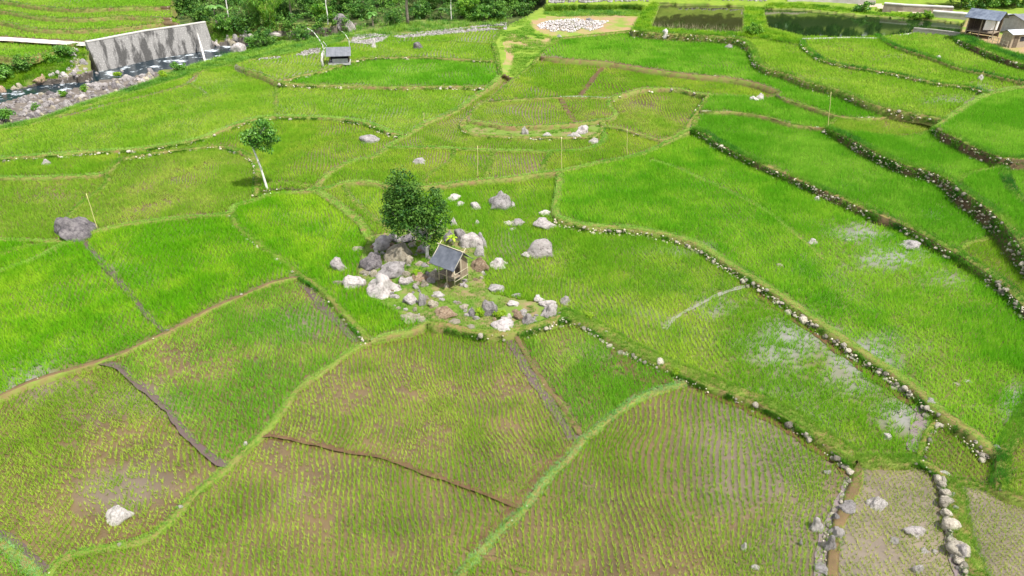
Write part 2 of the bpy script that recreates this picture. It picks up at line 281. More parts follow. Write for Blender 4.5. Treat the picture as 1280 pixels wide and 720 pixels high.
# wetter floor of a plot, its sheen painted as a greyer colour: u, v, ru, rv
WET_SHEEN = [(965,575,120,85),(1010,660,70,70),(150,610,60,30),(60,480,60,28),(740,440,50,18),(380,405,60,25),(190,505,60,25)]
import bpy, bmesh
from mathutils import Vector, Matrix, noise as mnoise
random.seed(7); RNG = np.random.RandomState(11)
C = bpy.context.scene.collection
scene = bpy.context.scene

def link(name, me, mats=None, parent=None):
    o = bpy.data.objects.new(name, me); C.objects.link(o)
    if mats and me:
        for m in (mats if isinstance(mats, (list, tuple)) else [mats]): me.materials.append(m)
    if parent: o.parent = parent
    return o
def tag(o, label=None, cat=None, group=None, kind=None):
    if label: o['label'] = label
    if cat: o['category'] = cat
    if group: o['group'] = group
    if kind: o['kind'] = kind
    return o
def empty(name, loc=(0, 0, 0), rz=0, label=None, cat=None, group=None):
    o = bpy.data.objects.new(name, None); C.objects.link(o)
    o.location = loc; o.rotation_euler = (0, 0, rz); o.empty_display_size = .1
    return tag(o, label, cat, group)
def npmesh(name, V, F, attr=None, matidx=None, smooth=False):
    """V (n,3), F (m,k) int of a constant k"""
    me = bpy.data.meshes.new(name); V = np.asarray(V, np.float32); F = np.asarray(F, np.int32); k = F.shape[1]
    me.vertices.add(len(V)); me.vertices.foreach_set('co', V.ravel())
    me.loops.add(F.size); me.loops.foreach_set('vertex_index', F.ravel())
    me.polygons.add(len(F)); me.polygons.foreach_set('loop_start', np.arange(0, F.size, k, dtype=np.int32))
    try: me.polygons.foreach_set('loop_total', np.full(len(F), k, np.int32))
    except Exception: pass
    if matidx is not None: me.polygons.foreach_set('material_index', np.asarray(matidx, np.int32))
    if smooth: me.polygons.foreach_set('use_smooth', np.ones(len(F), bool))
    me.update(calc_edges=True)
    if attr is not None:
        a = me.attributes.new('tone', 'FLOAT', 'POINT'); a.data.foreach_set('value', np.asarray(attr, np.float32))
    return me

def vnoise(x, y, s, seed=0):
    """smooth value noise, numpy"""
    x = np.asarray(x)/s+seed*17.3; y = np.asarray(y)/s-seed*9.1
    xi = np.floor(x).astype(np.int64); yi = np.floor(y).astype(np.int64); fx = x-xi; fy = y-yi
    fx = fx*fx*(3-2*fx); fy = fy*fy*(3-2*fy)
    def h(a, b):
        n = (a*374761393+b*668265263+seed*1442695041) & 0xffffffff
        n = ((n ^ (n >> 13))*1274126177) & 0xffffffff
        return ((n ^ (n >> 16)) & 0xffff)/65535.0
    return (h(xi, yi)*(1-fx)+h(xi+1, yi)*fx)*(1-fy)+(h(xi, yi+1)*(1-fx)+h(xi+1, yi+1)*fx)*fy
def fbm(x, y, s, seed=0): return .55*vnoise(x, y, s, seed)+.3*vnoise(x, y, s*.45, seed+1)+.15*vnoise(x, y, s*.2, seed+2)

# ------------------------------------------------ materials
def new_mat(name):
    m = bpy.data.materials.new(name); m.use_nodes = True; nt = m.node_tree; nt.nodes.clear()
    out = nt.nodes.new('ShaderNodeOutputMaterial'); b = nt.nodes.new('ShaderNodeBsdfPrincipled')
    nt.links.new(b.outputs[0], out.inputs[0]); return m, nt, b, out
def N(nt, t, **kw):
    n = nt.nodes.new(t)
    for k, v in kw.items():
        if k in n.inputs.keys() if hasattr(n.inputs, 'keys') else False: n.inputs[k].default_value = v
        else: setattr(n, k, v)
    return n
def ramp(nt, fac, stops):
    r = nt.nodes.new('ShaderNodeValToRGB'); el = r.color_ramp.elements
    while len(el) > 1: el.remove(el[0])
    el[0].position = stops[0][0]; el[0].color = (*stops[0][1], 1) if len(stops[0][1]) == 3 else stops[0][1]
    for p, c in stops[1:]:
        e = el.new(p); e.color = (*c, 1) if len(c) == 3 else c
    nt.links.new(fac, r.inputs[0]); return r.outputs[0]
def noise_tex(nt, scale, detail=4, rough=.55, coord='Object', stretch=None):
    tc = nt.nodes.new('ShaderNodeTexCoord'); n = nt.nodes.new('ShaderNodeTexNoise')
    n.inputs['Scale'].default_value = scale; n.inputs['Detail'].default_value = detail; n.inputs['Roughness'].default_value = rough
    src = tc.outputs[coord]
    if stretch:
        mp = nt.nodes.new('ShaderNodeMapping'); mp.inputs['Scale'].default_value = stretch; nt.links.new(src, mp.inputs[0]); src = mp.outputs[0]
    nt.links.new(src, n.inputs['Vector']); return n.outputs['Fac']
def bump(nt, b, h, strength=.4, dist=.05):
    n = nt.nodes.new('ShaderNodeBump'); n.inputs['Strength'].default_value = strength; n.inputs['Distance'].default_value = dist
    nt.links.new(h, n.inputs['Height']); nt.links.new(n.outputs[0], b.inputs['Normal'])
def g3(v): return (v, v, v)
def simple(name, c1, c2, scale=3, rough=.85, bs=.4, bd=.03, spec=.3, coord='Object', lo=.35, hi=.65, c3=None):
    m, nt, b, o = new_mat(name); f = noise_tex(nt, scale, 6, .6, coord)
    st = [(lo, c1), (hi, c2)]
    if c3: st.append((min(1, hi+.12), c3))
    nt.links.new(ramp(nt, f, st), b.inputs['Base Color'])
    b.inputs['Roughness'].default_value = rough; b.inputs['Specular IOR Level'].default_value = spec
    f2 = noise_tex(nt, scale*5, 5, .65, coord); bump(nt, b, f2, bs, bd); return m
def leafy(name, c1, c2, rough=.5, trans=.25, spec=.3, c0=None):
    """leaf: colour from the 'tone' attribute, a little translucent"""
    m, nt, b, o = new_mat(name)
    at = nt.nodes.new('ShaderNodeAttribute'); at.attribute_name = 'tone'
    st = [(0, c0 or c1), (.3, c1), (.9, c2)]
    col = ramp(nt, at.outputs['Fac'], st); nt.links.new(col, b.inputs['Base Color'])
    b.inputs['Roughness'].default_value = rough; b.inputs['Specular IOR Level'].default_value = spec
    tr = nt.nodes.new('ShaderNodeBsdfTranslucent'); nt.links.new(col, tr.inputs[0])
    mx = nt.nodes.new('ShaderNodeMixShader'); mx.inputs[0].default_value = trans
    nt.links.new(b.outputs[0], mx.inputs[1]); nt.links.new(tr.outputs[0], mx.inputs[2]); nt.links.new(mx.outputs[0], o.inputs[0]); return m
def ground_mat(name, dry, wetc, silt, wet_lo, wet_hi, rmin, rmax, spec=.5, scale=.25):
    m, nt, b, o = new_mat(name)
    big = noise_tex(nt, scale, 5, .6); fine = noise_tex(nt, 5, 6, .65)
    mix = nt.nodes.new('ShaderNodeMath'); mix.operation = 'MULTIPLY_ADD'; nt.links.new(fine, mix.inputs[0]); mix.inputs[1].default_value = .3; nt.links.new(big, mix.inputs[2])
    cb = ramp(nt, mix.outputs[0], [(.45, wetc), (.62, silt), (.78, dry)])
    r = ramp(nt, mix.outputs[0], [(wet_lo, g3(rmin)), (wet_hi, g3(rmax))])
    at = nt.nodes.new('ShaderNodeAttribute'); at.attribute_name = 'tone'
    for src, dst, dstn in ((cb, (.225, .22, .195, 1) if name == 'flooded_glint_mud' or name == 'green_paddy_mud' else (.20, .165, .12, 1) if name != 'paddy_mud' else (.165, .130, .098, 1), 'Base Color'), (r, (.05, .05, .05, 1), 'Roughness')):  # tone blends in a paler floor colour for the sky's reflection
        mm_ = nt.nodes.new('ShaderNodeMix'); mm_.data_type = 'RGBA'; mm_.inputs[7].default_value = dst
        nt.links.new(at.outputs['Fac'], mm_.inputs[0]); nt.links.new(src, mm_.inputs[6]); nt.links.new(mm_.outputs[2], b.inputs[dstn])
    b.inputs['Specular IOR Level'].default_value = spec
    bump(nt, b, fine, .12, .03); return m
M = {}
M['mud'] = ground_mat('paddy_mud', (.150,.102,.044), (.080,.054,.022), (.113,.076,.032), .52, .78, .12, .5, .5)
M['wet'] = ground_mat('wet_paddy_mud', (.22,.175,.125), (.125,.10,.072), (.175,.14,.10), .60, .85, .04, .3, .9)
M['silver'] = ground_mat('flooded_glint_mud', (.24,.225,.17), (.16,.16,.11), (.21,.20,.15), .6, .85, .03, .15, 1.0)  # flooded floor lightened to carry the sky's glint in its colour
M['wet_green'] = ground_mat('green_paddy_mud', (.14,.13,.035), (.08,.10,.020), (.11,.12,.028), .55, .8, .15, .5)  # greener mud under the lush crop
M['grass'] = simple('grass_ground', (.14,.23,.018), (.21,.29,.030), .6, .9, .5, .05, c3=(.26,.22,.09))
M['bank'] = simple('bank_soil', (.10,.17,.02), (.17,.17,.05), .5, .95, .6, .1, c3=(.24,.13,.05))
M['bed'] = simple('river_bed', (.09,.075,.06), (.20,.17,.14), 1.2, .7, .8, .1)
M['forest'] = simple('forest_floor', (.03,.05,.012), (.10,.13,.03), .5, .95, .6, .1)
M['dirt'] = simple('bare_dirt', (.33,.22,.12), (.27,.24,.08), .25, .95, .4, .04, c3=(.16,.26,.03), lo=.4, hi=.52)
M['mound'] = simple('trodden_soil', (.13,.20,.03), (.22,.17,.08), .5, .95, .6, .06, lo=.46, hi=.60, c3=(.30,.22,.13))
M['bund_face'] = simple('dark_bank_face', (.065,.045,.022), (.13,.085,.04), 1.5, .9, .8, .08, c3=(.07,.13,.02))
M['bund_side'] = simple('brown_bund_side', (.20,.135,.06), (.16,.24,.03), 1.0, .9, .6, .05, c3=(.26,.18,.09))
M['road'] = simple('pale_track', (.50,.42,.33), (.42,.35,.27), .5, .9, .3, .02)
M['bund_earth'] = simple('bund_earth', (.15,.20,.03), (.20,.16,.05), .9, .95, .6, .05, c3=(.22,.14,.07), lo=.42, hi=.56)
M['bund_mud'] = simple('bund_mud', (.115,.078,.036), (.165,.108,.05), 1.2, .85, .6, .05, c3=(.18,.22,.04))
M['bund_channel'] = simple('white_channel', (.68,.66,.6), (.6,.58,.5), 2, .8, .3, .02)
M['bund_grass'] = leafy('bund_grass', (.12,.30,.020), (.28,.43,.055), .7, .3, .1, c0=(.06,.21,.01))
M['bund_grass_cool'] = leafy('cool_bund_grass', (.17,.42,.11), (.34,.58,.20), .7, .3, .1, c0=(.05,.20,.05))
M['bund_grass_light'] = leafy('light_bund_grass', (.19,.42,.05), (.38,.58,.11), .7, .3, .1, c0=(.09,.28,.03))
M['bund_grass_dark'] = leafy('dark_bund_grass', (.06,.24,.018), (.18,.38,.025), .7, .3, .1, c0=(.02,.10,.02))
M['tuft'] = leafy('rough_grass', (.11,.29,.010), (.27,.44,.02), .7, .3, .1, c0=(.045,.16,.015))

def water_mat(name, col, rough, wave, wd=.03, spec=.5, foam=None):
    m, nt, b, o = new_mat(name); b.inputs['Base Color'].default_value = (*col, 1); b.inputs['Roughness'].default_value = rough
    b.inputs['Specular IOR Level'].default_value = spec; b.inputs['IOR'].default_value = 1.33
    f = noise_tex(nt, wave, 4, .6); bump(nt, b, f, .35, wd)
    if foam:
        f2 = noise_tex(nt, foam, 5, .7, 'Object', (1, 1, 1))
        nt.links.new(ramp(nt, f2, [(.54, col), (.62, (.62,.68,.72))]), b.inputs['Base Color'])
        nt.links.new(ramp(nt, f2, [(.54, g3(rough)), (.62, g3(.7))]), b.inputs['Roughness'])
    return m
M['river'] = water_mat('river_water', (.010,.024,.034), .08, 1.3, .15, .5, .30)
M['pond'] = water_mat('dark_pond_water', (.012,.028,.008), .05, 1.0, .01, .45)
M['fish'] = water_mat('fish_pond_water', (.035,.038,.013), .04, 1.0, .006, .5)
M['ditch'] = water_mat('ditch_water', (.105,.070,.064), .12, 2, .01, .8)
M['lilac'] = water_mat('sheen_tinted_water', (.20,.155,.155), .08, 2, .01, .9)  # pale lilac base colour stands in for sky reflected on the channels
M['mudditch'] = simple('muddy_channel', (.095,.052,.026), (.135,.078,.038), 1.5, .3, .3, .02)
M['silverditch'] = water_mat('still_water', (.22,.21,.17), .12, 2, .01, .8)

def rock_mat(name, a, b_, c, scale=3.4, perob=.25):
    m, nt, b, o = new_mat(name)
    f = noise_tex(nt, scale, 10, .74); a, b_, c = [tuple(q*.72 for q in t) for t in (a, b_, c)]; col = ramp(nt, f, [(.36, c), (.46, b_), (.57, a)])
    info = nt.nodes.new('ShaderNodeObjectInfo'); hs = nt.nodes.new('ShaderNodeHueSaturation')
    mr = nt.nodes.new('ShaderNodeMapRange'); mr.inputs[3].default_value = 1-perob; mr.inputs[4].default_value = 1+perob
    nt.links.new(info.outputs['Random'], mr.inputs[0]); nt.links.new(mr.outputs[0], hs.inputs['Value']); nt.links.new(col, hs.inputs['Color'])
    nt.links.new(hs.outputs[0], b.inputs['Base Color']); b.inputs['Roughness'].default_value = .85; b.inputs['Specular IOR Level'].default_value = .25
    f3 = noise_tex(nt, scale*2, 10, .78); bump(nt, b, f3, 1.0, .22); return m
M['r_pink'] = rock_mat('pinkish_granite', (.68,.62,.585), (.52,.465,.435), (.24,.21,.20))
M['r_grey'] = rock_mat('grey_granite', (.55,.51,.49), (.40,.365,.35), (.17,.155,.15))
M['r_dark'] = rock_mat('dark_lichened_granite', (.32,.29,.285), (.18,.16,.165), (.08,.075,.08))
M['r_white'] = rock_mat('pale_granite', (.80,.74,.69), (.62,.57,.52), (.30,.27,.25))
M['r_cream'] = rock_mat('cream_stone', (.60,.54,.41), (.47,.41,.30), (.24,.20,.14))
M['r_tan'] = rock_mat('tan_sandstone', (.56,.42,.29), (.42,.29,.18), (.20,.14,.09))
def wallstone_mat():
    m, nt, b, o = new_mat('wall_stones'); g = nt.nodes.new('ShaderNodeNewGeometry')
    c = ramp(nt, g.outputs['Random Per Island'], [(0, (.20,.17,.11)), (.25, (.34,.29,.19)), (.6, (.54,.48,.35)), (.9, (.70,.65,.52)), (1, (.38,.35,.32))])
    f = noise_tex(nt, 9, 5, .7); mx = nt.nodes.new('ShaderNodeMix'); mx.data_type = 'RGBA'; mx.blend_type = 'MULTIPLY'; mx.inputs[0].default_value = .6
    nt.links.new(c, mx.inputs[6]); nt.links.new(ramp(nt, f, [(.3, g3(.55)), (.6, g3(1.1))]), mx.inputs[7])
    nt.links.new(mx.outputs[2], b.inputs['Base Color']); b.inputs['Roughness'].default_value = .9; bump(nt, b, f, .5, .03); return m
M['wallstone'] = wallstone_mat()
M['bundstone'] = rock_mat('bund_stone', (.74,.67,.54), (.54,.48,.38), (.20,.165,.12), 3, .55)

# ------------------------------------------------ valley plan -> levels
comp = raster_components()
LV = np.full((RH, RW), np.nan); LABM = np.full((RH, RW), -1, np.int16)      # level and plot number
GM = np.full((RH, RW), 0, np.int8)                                         # ground material slot
SLOT = ['mud', 'wet', 'silver', 'wet_green', 'grass', 'bank', 'bed', 'forest', 'dirt', 'road', 'mound']
used = set()
for i, (sd, z, sty, ang, lab) in enumerate(FIELDS):
    c = comp[sd[1]-V0, sd[0]-U0]
    if c <= 0 or c in used: print('BAD SEED', sd, c); continue
    used.add(c); mm = comp == c; LV[mm] = z; LABM[mm] = i; GM[mm] = SLOT.index(STY[sty][9])
for sd, z, g in EXTRA:
    c = comp[sd[1]-V0, sd[0]-U0]
    if c <= 0 or c in used: print('BAD EXTRA', sd, c); continue
    used.add(c); mm = comp == c; LV[mm] = z; GM[mm] = SLOT.index(g)
UU, VV = np.meshgrid(np.arange(RW)+U0+.5, np.arange(RH)+V0+.5)
REGMASK = {}
for name, z, mat, poly in REG:
    mk = poly_mask(poly)
    for k in list(REGMASK): REGMASK[k] = REGMASK[k] & ~mk
    REGMASK[name] = mk; LABM[mk] = -1; GM[mk] = SLOT.index(mat)
    LV[mk] = z(UU[mk], VV[mk]) if callable(z) else z
def ell(L, k=None):
    d = np.zeros((RH, RW)); 
    for e in L:
        d = np.maximum(d, (e[4] if len(e) > 4 else 1)*np.exp(-((UU-e[0])/e[2])**2-((VV-e[1])/e[3])**2))
    return d
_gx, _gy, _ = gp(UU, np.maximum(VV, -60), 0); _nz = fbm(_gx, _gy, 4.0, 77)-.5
WET_GLINT = np.clip((ell(THIN)*1.15+_nz*.9-.25)*1.6, 0, 1)*((UU > 560) & (VV > 60))  # thinned wet spots on the right get painted glints
WET_GLINT = np.maximum(WET_GLINT, np.clip((ell(WET_SHEEN)+_nz*1.1-.15)*1.1, 0, .75))
# bund pixels and slivers take the nearest level
miss = np.isnan(LV); print('unassigned', miss.sum())
for it in range(400):
    if not miss.any(): break
    for dy, dx in ((0, 1), (0, -1), (1, 0), (-1, 0)):
        s = np.roll(LV, (dy, dx), (0, 1)); sl = np.roll(GM, (dy, dx), (0, 1)); sp = np.roll(LABM, (dy, dx), (0, 1))
        mv = miss & ~np.isnan(s)
        if dy == 1: mv[0] = False
        if dy == -1: mv[-1] = False
        if dx == 1: mv[:, 0] = False
        if dx == -1: mv[:, -1] = False
        LV[mv] = s[mv]; GM[mv] = sl[mv]; LABM[mv] = sp[mv]; miss = np.isnan(LV)
a_, dy_, dz_ = ray(UU, VV)
ROUGHG = np.isin(GM, [4, 5, 6, 7, 8, 10])
yl = dy_*(LV-H)/dz_
nz = (fbm(a_*yl/dy_, yl, 3.0, 5)-.5)
LV2 = LV+np.where(ROUGHG, nz*.35, nz*.02)
yl = dy_*(LV2-H)/dz_
YA = np.minimum.accumulate(yl, axis=0); ZA = H+dz_*YA/dy_; XA = a_*YA/dy_      # real ground under every surveyed point

def pix(u, v):
    r = np.clip(np.asarray(v-V0).astype(int), 0, RH-1); c = np.clip(np.asarray(u-U0).astype(int), 0, RW-1); return r, c
def ground_at(u, v):
    r, c = pix(np.float64(u), np.float64(v)); z = float(ZA[r, c]); x, y, _ = gp(u, v, z); return float(x), float(y), z
def project(x, y, z):
    d = y*CP+(H-z)*SP; return 640+FPX*x/d, 360-FPX*(y*SP-(H-z)*CP)/d, d

rows = np.concatenate([np.arange(0, 90, 6), np.arange(90, RH, 2)]); cols = np.arange(0, RW, 2)
Vg = np.stack([XA[np.ix_(rows, cols)], YA[np.ix_(rows, cols)], ZA[np.ix_(rows, cols)]], -1)
nr, nc = len(rows), len(cols); idx = np.arange(nr*nc).reshape(nr, nc)
Fq = np.stack([idx[1:, :-1], idx[1:, 1:], idx[:-1, 1:], idx[:-1, :-1]], -1).reshape(-1, 4)
mi = GM[np.ix_(rows[1:], cols[:-1])].reshape(-1)
gme = npmesh('ground', Vg.reshape(-1, 3), Fq, attr=WET_GLINT[np.ix_(rows, cols)].reshape(-1), matidx=mi, smooth=True)
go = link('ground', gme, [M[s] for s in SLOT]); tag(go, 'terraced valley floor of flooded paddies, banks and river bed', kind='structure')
# plain land beyond and below the surveyed part, out to the horizon
S = 4000
base = npmesh('terrain', [(-S, -600, -5), (S, -600, -5), (S, S, -5), (-S, S, -5)], [(0, 1, 2, 3)])
bo = link('terrain', base, M['forest']); tag(bo, 'flat land under the valley floor reaching the horizon', kind='structure')

# ------------------------------------------------ tufts and blades
def tufts(P, h, rad, nb, bw, tone, seed=0, lean=.35, cap=None):
    """P (n,3); h, rad, bw scalars or (n,); one triangle-tipped blade each -> V, F, tone"""
    rs = np.random.RandomState(seed); n = len(P)
    h = np.broadcast_to(h, n)[:, None]*rs.uniform(.65, 1.15, (n, nb)); rad = np.broadcast_to(rad, n)[:, None]; bw = np.broadcast_to(bw, n)[:, None]
    az = rs.uniform(0, 2*math.pi, (n, nb)); rr = rad*np.sqrt(rs.uniform(.02, 1, (n, nb)))
    bx = P[:, None, 0]+rr*.55*np.cos(az); by = P[:, None, 1]+rr*.55*np.sin(az); bz = np.repeat(P[:, None, 2], nb, 1)
    ln = h*lean*rs.uniform(.3, 1.3, (n, nb)); tx = bx+np.cos(az)*(rr*.45+ln); ty = by+np.sin(az)*(rr*.45+ln); tz = bz+h
    wa = az+math.pi/2+rs.uniform(-.9, .9, (n, nb)); wx = np.cos(wa)*bw*.5; wy = np.sin(wa)*bw*.5
    V = np.empty((n, nb, 3, 3), np.float32)
    V[:, :, 0, 0] = bx-wx; V[:, :, 0, 1] = by-wy; V[:, :, 0, 2] = bz-.02
    V[:, :, 1, 0] = bx+wx; V[:, :, 1, 1] = by+wy; V[:, :, 1, 2] = bz-.02
    V[:, :, 2, 0] = tx; V[:, :, 2, 1] = ty; V[:, :, 2, 2] = tz
    T = np.clip(np.broadcast_to(tone, n)[:, None]+rs.uniform(-.12, .12, (n, nb)), 0, 1)
    T = np.repeat(T[:, :, None], 3, 2)
    return V.reshape(-1, 3), np.arange(n*nb*3).reshape(-1, 3), T.reshape(-1)

# where bunds and ditches lie, no crop
BLOCK = np.zeros((RH, RW), bool)
def px_line(pts):
    return smooth_line(pts, 2.0)
def level_sides(S):
    T = np.gradient(S, axis=0); T /= np.maximum(1e-6, np.hypot(T[:, 0], T[:, 1]))[:, None]; Nn = np.stack([-T[:, 1], T[:, 0]], -1)
    zs = []
    for sgn in (1, -1):
        best = []
        for k in (4, 6):
            r, c = pix(S[:, 0]+sgn*Nn[:, 0]*k, S[:, 1]+sgn*Nn[:, 1]*k*.8); best.append(LV[r, c])
        zs.append(np.mean(best, 0))
    return zs
def movavg(a, w):
    w = max(1, min(w, len(a)//2*2-1)); p = np.pad(a, (w//2, w//2), 'edge'); return np.convolve(p, np.ones(w)/w, 'valid')[:len(a)]
BUNDS = {}
for k, (kind, w, lab, pts) in LINES.items():
    S_ = px_line(pts); z1, z2 = level_sides(S_)
    zt = movavg(np.where(np.abs(z1-z2) > .3, np.minimum(z1, z2), np.maximum(z1, z2)) if kind == 'd' else np.maximum(z1, z2), 15 if kind != 'd' else 5); x, y, _ = gp(S_[:, 0], S_[:, 1], zt+(.0 if kind == 'd' else .12))
    D = np.stack([x, y], -1); seg = np.concatenate([[0], np.cumsum(np.hypot(*np.diff(D, axis=0).T))])
    far = y.mean(); step = .3 if far < 70 else .5
    n = max(4, int(seg[-1]/step)); t = np.linspace(0, seg[-1], n)
    X = np.interp(t, seg, x); Y = np.interp(t, seg, y); Z = np.interp(t, seg, zt)
    U, Vv, dd = project(X, Y, Z+.12)
    T = np.stack([np.gradient(X), np.gradient(Y)], -1); T /= np.hypot(T[:, 0], T[:, 1])[:, None]; Nn = np.stack([-T[:, 1], T[:, 0]], -1)
    # levels on the two sides, in the real plan
    zz = []
    for sgn in (1, -1):
        u2, v2, _ = project(X+sgn*Nn[:, 0]*(w*.5+.7), Y+sgn*Nn[:, 1]*(w*.5+.7), Z)
        r, c = pix(u2, v2); zz.append(movavg(np.minimum(LV[r, c], Z), 9))
    if kind == 'w': zz = [np.maximum(q, Z-.35) for q in zz]
    BUNDS[k] = dict(X=X, Y=Y, Z=Z, N=Nn, zl=zz[0], zr=zz[1], t=t, L=seg[-1], kind=kind, w=w, label=lab, step=seg[-1]/(n-1))
    if kind != 'd' or True:
        hw = w*.5+(.12 if kind != 'd' else .16)
        for f in np.linspace(-hw, hw, 9):
            for zo in (0, .15):
                u2, v2, _ = project(X+f*Nn[:, 0], Y+f*Nn[:, 1], Z+zo*(kind != 'd'))
                for q in range(2):
                    r, c = pix(u2+q*.5, v2); BLOCK[r, c] = True

stone_protos = []
def ico(sub, seed, rough=.25, flat=.8):
    bm = bmesh.new(); bmesh.ops.create_icosphere(bm, subdivisions=sub, radius=1); rs = random.Random(seed)
    pl = [(Vector((rs.gauss(0, 1), rs.gauss(0, 1), rs.gauss(0, .8))).normalized(), rs.uniform(.60, .86)) for _ in range(11)]
    off = Vector((rs.uniform(0, 50), rs.uniform(0, 50), 0))
    for v in bm.verts:
        p = v.co.copy()
        for nrm, d in pl:
            e = p.dot(nrm)-d
            if e > 0: p -= nrm*e*.95
        p *= 1+rough*(mnoise.noise(p*1.3+off))+rough*.35*mnoise.noise(p*4+off)
        p.z *= flat; v.co = p
    V = np.array([v.co[:] for v in bm.verts]); F = np.array([[v.index for v in f.verts] for f in bm.faces]); bm.free(); return V, F
SP1 = [ico(1, s, .2, .8) for s in range(8)]; SP2 = [ico(2, s+20, .2, .8) for s in range(8)]
def stones_mesh(P, R, seed=0, big=False, flat=None):
    """P (n,3) centres, R (n,) radii -> one mesh (the stones of one wall)"""
    rs = np.random.RandomState(seed); VV_, FF_ = [], []; o = 0
    for i, (p, r) in enumerate(zip(P, R)):
        V, F = (SP2 if (big or r > .16) else SP1)[rs.randint(8)]
        a = rs.uniform(0, 6.28); ca, sa = math.cos(a), math.sin(a); s = r*rs.uniform(.75, 1.25, 3)
        W = V*s; W = np.stack([W[:, 0]*ca-W[:, 1]*sa, W[:, 0]*sa+W[:, 1]*ca, W[:, 2]], -1)+p
        VV_.append(W); FF_.append(F+o); o += len(V)
    return np.vstack(VV_), np.vstack(FF_)

def I2(a, i, f): return a[i]*(1-f)+a[i+1]*f
STONE_ME = {}
def stone_mesh(j):
    if j not in STONE_ME:
        V, F = SP2[j]; me = npmesh('stone', V, F); me.materials.append(M['bundstone']); STONE_ME[j] = me
    return STONE_ME[j]
def scatter_bund_grass(B, dens, hmin, hmax, mat, seed, root, side=True, cover=1.0, bushy=False):
    rs = np.random.RandomState(seed); L = B['L']; w = B['w']; n = int(L*(w+.5)*dens)
    if n < 3: return
    n = min(n, 26000); q = rs.uniform(0, len(B['X'])-1.001, n); i = q.astype(int); f = q-i
    def I(a): return a[i]*(1-f)+a[i+1]*f
    X, Y, Z = I(B['X']), I(B['Y']), I(B['Z']); nx, ny = I(B['N'][:, 0]), I(B['N'][:, 1]); zl, zr = I(B['zl']), I(B['zr'])
    s = rs.uniform(-1, 1, n)*(w*.5+.22); e = np.clip((np.abs(s)-w*.5)/.22, 0, 1); low = np.where(s > 0, zl, zr)
    z = Z+.12-e*np.minimum(Z+.12-low, .6)
    if B['kind'] in 'msg':
        keep = fbm(X, Y, 1.6, 3)+rs.uniform(-.18, .18, n) < cover; X, Y, z, s, nx, ny = [a[keep] for a in (X, Y, z, s, nx, ny)]
    P = np.stack([X+nx*s, Y+ny*s, z], -1); tn = fbm(P[:, 0], P[:, 1], 2.5, 8)*1.1-.05
    far = np.clip(P[:, 1]/60, .8, 2.6)
    V, F, T = tufts(P, rs.uniform(hmin, hmax, len(P))*np.clip(far, 1, 1.5), .10*far, 6, .022*far, tn, seed, .6)
    link('grass', npmesh('grass', V, F, T), mat, root)
    if B['kind'] == 's':      # weeds rooted in the stony face
        n = int(B['L']*dens*.9); q = rs.uniform(0, len(B['X'])-1.001, n); i = q.astype(int); f = q-i
        X, Y, Z = I2(B['X'], i, f), I2(B['Y'], i, f), I2(B['Z'], i, f); zl, zr = B['zl'][i], B['zr'][i]; sg = np.where(zl < zr, 1, -1); low = np.minimum(zl, zr); hg = Z-low
        t = rs.uniform(0, 1, n); ok = (hg > .12) & (fbm(X, Y, 1.4, 14) > (.55 if w > 1.1 or hmax < .17 else .42)); s = (w*.5+.05+.28*hg*(1-t))*sg
        P = np.stack([X+B['N'][i, 0]*s, Y+B['N'][i, 1]*s, low+t*hg], -1)[ok]
        if len(P) > 3:
            fr = np.clip(P[:, 1]/60, .8, 2.4); V, F, T = tufts(P, rs.uniform(.12, .34, len(P)), .12*fr, 6, .03*fr, fbm(P[:, 0], P[:, 1], 1.5, 9), seed+7, .9)
            link('weeds', npmesh('weeds', V, F, T), M['bund_grass_dark'], root)

